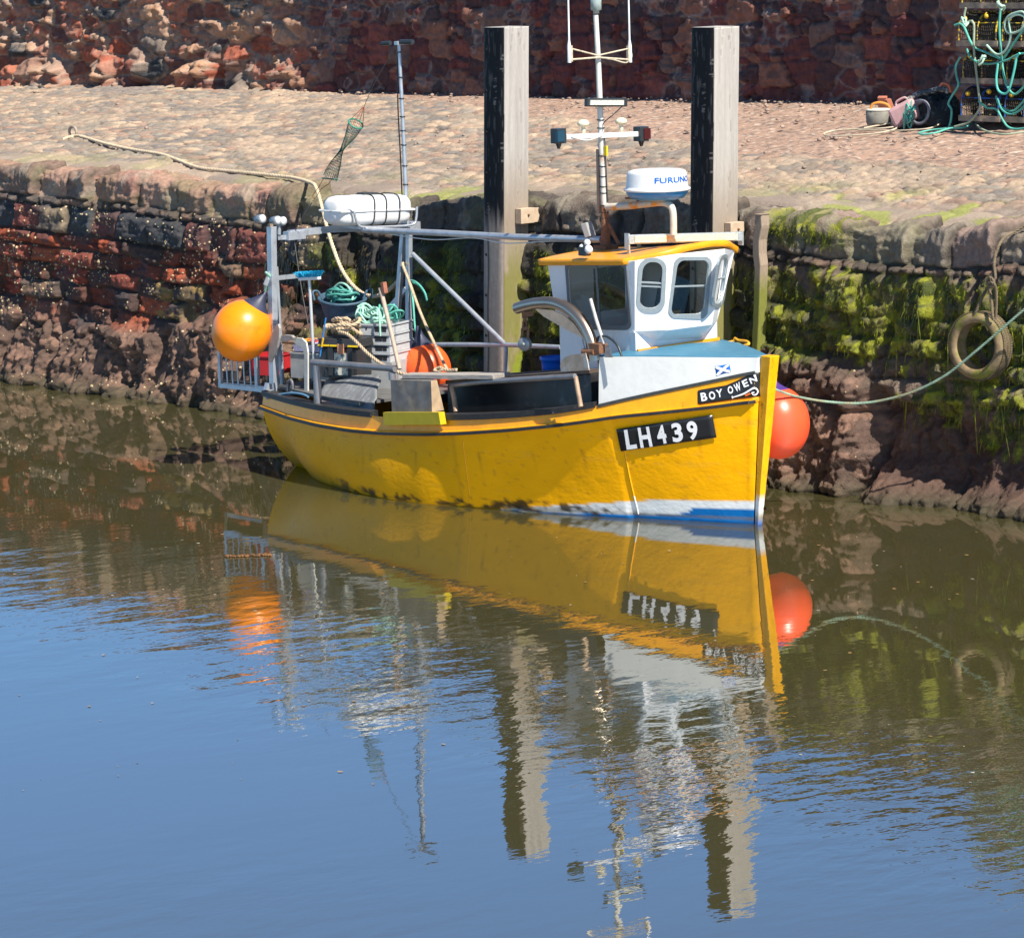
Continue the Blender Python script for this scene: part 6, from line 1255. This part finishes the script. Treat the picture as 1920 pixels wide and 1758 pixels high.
# ropes draped in front of the creels
gY = CY0-.27; cz = lambda u, v, d=0: oy(u, v, gY-d)
dr = [([(1790, 48), (1800, 45), (1808, 52), (1818, 75), (1828, 90), (1845, 97), (1868, 107), (1880, 111), (1890, 98), (1905, 75), (1922, 52)], teal, .014, 'teal rope looping from the upper left creel across to the right', .05),
      ([(1811, 15), (1808, 30), (1812, 45), (1818, 40), (1826, 45), (1826, 90), (1830, 130), (1836, 180), (1838, 200), (1830, 215), (1815, 230), (1790, 238)], M('sage_rope', (.32, .38, .27), .75, var=.2, vs=12), .014, 'sage green rope hanging straight down the front of the creels to the ground', .09),
      ([(1876, 15), (1874, 50), (1877, 100), (1882, 140), (1890, 165), (1902, 177), (1915, 168), (1925, 155)], teal, .014, 'teal rope hanging from the third creel in a deep loop at the right', .07),
      ([(1800, 108), (1792, 125), (1794, 145), (1797, 160), (1785, 180), (1778, 195), (1784, 205), (1783, 225), (1778, 242)], teal, .013, 'teal rope down the left edge of the creel stack', .06),
      ([(1813, 92), (1818, 105), (1830, 115), (1850, 120), (1870, 118), (1890, 112), (1910, 102), (1925, 100)], teal, .013, 'teal rope slung under the third tier of creels', .10),
      ([(1850, 85), (1865, 100), (1875, 102), (1885, 95), (1895, 70), (1892, 40), (1900, 30), (1912, 28), (1922, 35), (1915, 55), (1900, 62), (1888, 60), (1884, 45), (1892, 30), (1915, 22), (1925, 30)], M('pale_teal', (.40, .60, .48), .7, var=.2), .014, 'pale teal rope coiled in rings at the upper right of the creels', .12),
      ([(1868, 180), (1872, 195), (1885, 205), (1900, 208), (1915, 195), (1925, 180)], teal, .012, 'teal rope sagging in front of the bottom creels, short loop', .05),
      ([(1870, 185), (1878, 205), (1892, 214), (1908, 210), (1925, 195)], M('deep_teal', (.05, .30, .26), .7), .012, 'deep teal rope sagging in front of the bottom creels, lower loop', .08),
      ([(1835, 190), (1850, 202), (1868, 205), (1880, 225), (1890, 238), (1905, 242), (1925, 240)], teal, .012, 'teal rope running from mid stack down to the ground at the right', .10),
      ([(1871, 120), (1868, 150), (1872, 170), (1885, 176), (1893, 165), (1902, 130), (1906, 108), (1912, 100)], M('bright_teal', (.10, .55, .46), .6, var=.2), .014, 'bright teal rope hanging in a narrow loop over the second tier of creels', .13)]
for pts, mt, r_, lb_, d_ in dr: rope_obj('draped_rope', [cz(u, v, d_) for u, v in pts], r_, mt, lb_, 'ropes draped over the creels', laid=False)
def knot(u, v, mt, label):
    c_ = cz(u, v, .14); rope_obj('knot', coil(c_, .02, .05, 3, .05, .5, int(u), .8, .6), .012, mt, label, laid=False)
knot(1876, 16, M('pale_teal', (0, 0, 0)), 'pale teal knot on the top tier of creels'); knot(1808, 45, M('pale_teal', (0, 0, 0)), 'pale teal knot at the upper left corner of the creels'); knot(1842, 116, M('pale_teal', (0, 0, 0)), 'pale teal knot between the two lower tiers of creels')
# ground ropes
gr_ = lambda pts, o=.012: [gpt(u, v, o) for u, v in pts]
cr_ = M('cream_rope', (.55, .47, .34), .8, var=.2, vs=10)
rope_obj('ground_rope', gr_([(1682, 237), (1675, 240), (1650, 243), (1610, 244), (1565, 247), (1545, 253), (1555, 257), (1600, 256), (1650, 251), (1680, 243), (1682, 236), (1676, 233), (1660, 235), (1620, 242)]), .010, cr_, 'cream rope lying in a long flat loop on the gravel', laid=False)
rope_obj('ground_rope', gr_([(1610, 246), (1680, 247), (1740, 243), (1765, 232), (1772, 222)]), .009, cr_, 'cream rope trailing along the gravel to the black bundle', laid=False)
rope_obj('ground_rope', gr_([(1775, 243), (1745, 246), (1724, 251), (1730, 254), (1755, 251), (1780, 243), (1810, 240), (1835, 225)]), .011, teal, 'teal rope end lying on the gravel in front of the creels', laid=False)
rope_obj('ground_rope', gr_([(1826, 225), (1835, 240), (1855, 250), (1885, 254), (1925, 249)]), .012, M('sage_rope', (0, 0, 0)), 'sage rope curving along the ground below the creel stack', laid=False)
# concrete weight
q = ongr(1648, 234); t = empty('concrete_weight', tuple(q), 'round pale concrete weight with shade painted grey on its side and an orange rope handle', 'weight'); mb = MB(); mb.lathe(q, [(0, 0), (.135, 0), (.15, .03), (.152, .16), (.145, .165)], 28); mb.build('drum', M('drum_shaded', (.22, .21, .18), .85, var=.25, vs=12, bump=.002, bs=40), t)  # grey side is the pale drum's shade put into its colour
mb = MB(); mb.lathe(q, [(.145, .165), (.155, .168), (.155, .18), (.12, .19), (.05, .175), (0, .175)], 28); mb.build('top', M('drum_lit_top', (.60, .57, .48), .85, var=.15, vs=20), t)  # lit top of the same drum, painted paler than the side
mb = MB(); mb.tube(smooth_path([q+V((-.08, -.06, .18)), q+V((-.05, -.05, .24)), q+V((.02, 0, .26)), q+V((.09, .06, .23)), q+V((.11, .08, .18))], .02), .015, 6); mb.build('rope_handle', M('cord_orange2', (.70, .26, .04), .6), t)
for (u, v, a_, lb_) in ((1656, 207, .5, 'red brick standing behind the concrete weight, left one'), (1670, 212, -.6, 'red brick leaning behind the concrete weight, right one')):
    q = ongr(u, v+3); mb = MB(); ax = rot2(a_); mb.box(q+V((0, 0, .09)), (.055, .03, .10), (ax[0], ax[1]*math.cos(.35)+V((0, 0, math.sin(.35))), (V((0, 0, 1))*math.cos(.35)-ax[1]*math.sin(.35)))); o = pivot(mb.build('brick', M('brick_red', (.42, .15, .09), .85, var=.2, vs=15, bump=.002, bs=50), bevel=.006)); tag(o, lb_, 'brick')
# pink jug
q = ongr(1700, 235)+V((0, 0, .14)); ax = rot2(.35); jx = (ax[0]*.9+V((0, 0, .44))).normalized(); jz = (V((0, 0, .9))-ax[0]*.44).normalized(); t = empty('plastic_jug', tuple(q-V((0, 0, .14))), 'faded pink plastic jug lying on its side beside the concrete weight', 'jug'); pk = M('faded_pink', (.60, .36, .36), .5, var=.15, vs=9, col2=(.36, .12, .11), c2s=5, c2t=(.55, .7))
mb = MB(); mb.box(q, (.17, .13, .125), (jx, ax[1], jz)); mb.build('body', pk, t, bevel=.045)
mb = MB(); mb.lathe(q+jx*.15+jz*.05, [(0, 0), (.045, 0), (.035, .05), (.03, .09), (0, .09)], 12, jx); mb.tube(smooth_path([q-jx*.08+jz*.12, q-jx*.06+jz*.17, q+jx*.06+jz*.17, q+jx*.09+jz*.11], .02), .015, 8); mb.build('neck', pk, t)
# black bundle of net and hose
q = ongr(1748, 231); mb = MB(); vs = []; n, m_ = 36, 18; fs = []
for i in range(m_+1):
    th = math.pi*.5*i/m_
    for j in range(n):
        a = 2*math.pi*j/n; rr = math.cos(th)**.5; nn_ = fbm(np.array([math.cos(a)*2.2+i*.12]), np.array([math.sin(a)*2.2+3]), 431, 4)[0]; vs.append(q+V((math.cos(a)*rr*.30*(.7+.6*nn_), math.sin(a)*rr*.26*(.7+.6*nn_)+.12, math.sin(th)*.34*(.65+.7*nn_)-.02)))
mb.add(vs, [(i*n+j, i*n+(j+1) % n, (i+1)*n+(j+1) % n, (i+1)*n+j) for i in range(m_) for j in range(n)])
t = empty('net_bundle', tuple(q), 'heap of black net and old hose between the pink jug and the creels', 'net heap'); mb.build('heap', M('heap_black', (.018, .02, .022), .8, var=.5, vs=12, col2=(.06, .10, .09), c2s=16, c2t=(.55, .62), bump=.012, bs=30), t)
mb = MB(); mb.tube([q+V((.02+math.cos(a)*.13, -.22+.03*math.sin(a), .14+math.sin(a)*.13)) for a in [k*2*math.pi/20 for k in range(21)]], .017, 8); mb.build('hose_ring', M('hose_grey', (.20, .20, .23), .6, var=.3, vs=20), t)
mb = MB(); mb.tube(smooth_path([q+V((-.28, -.12, .26)), q+V((-.15, -.05, .34)), q+V((.0, 0, .37)), q+V((.12, .02, .40)), q+V((.22, .05, .36))], .03), [.03]*1+[.045]*200 if False else .032, 8); mb.build('striped_sack', M('sack_stripe', (.42, .40, .36), .8, col2=(.05, .07, .08), c2s=16, c2t=(.46, .5)), t)
mb = MB(); mb.tube(smooth_path([q+V((.10, .02, .40)), q+V((.16, .0, .46)), q+V((.24, .02, .44)), q+V((.25, .05, .36))], .02), .016, 6); mb.build('orange_hose', M('hose_orange', (.60, .16, .07), .6), t)
rope_obj('green_rope_heap', coil(q+V((-.10, -.28, .02)), .03, .09, 4, .18, .4, 8, .6, .4), .010, teal, 'small tangle of teal rope between the pink jug and the black heap', laid=False)
# floating weed on the water
q = oz(466, 1042, .0); mb = MB(); r = random.Random(5)
for k in range(70): 
    a = r.uniform(-.22, .22); b = r.uniform(-.06, .06); c_ = q+V((a*.66+b*.7, a*.75-b*.6, .008)); mb.ball(c_, r.uniform(.008, .022), 6, (1.5, 1, .5))
o = pivot(mb.build('floating_weed', M('weed_brown', (.16, .07, .02), .6, var=.4))); tag(o, 'small brown clump of seaweed floating on the water under the yellow buoy', 'seaweed')
SC.cycles.max_bounces = 8; SC.cycles.transparent_max_bounces = 8

# flecks of weed and scum on the water
r = random.Random(21); mb = MB()
for k in range(150):
    u = r.uniform(20, 1900); v = r.uniform(1000, 1500) if k % 3 else r.uniform(980, 1180); p = oz(u, v, .004)
    if p.y > 1.2: continue
    if -7 < p.x < .4 and abs(p.y) < 1.5: continue
    s_ = r.uniform(.006, .022); a = r.uniform(0, 6.28); k_ = r.randint(4, 6); mb.add([p+V((math.cos(a+2*math.pi*i/k_)*s_*r.uniform(.6, 1.6), math.sin(a+2*math.pi*i/k_)*s_*r.uniform(.5, 1.1), r.uniform(0, .004))) for i in range(k_)], [tuple(range(k_))], False)
tag(mb.build('floating_flecks', M('fleck', (.28, .17, .06), .6, var=.5, vs=4, col2=(.45, .42, .34), c2s=1.5)), 'small flecks of weed and scum floating on the harbour water', 'flotsam', kind='stuff')
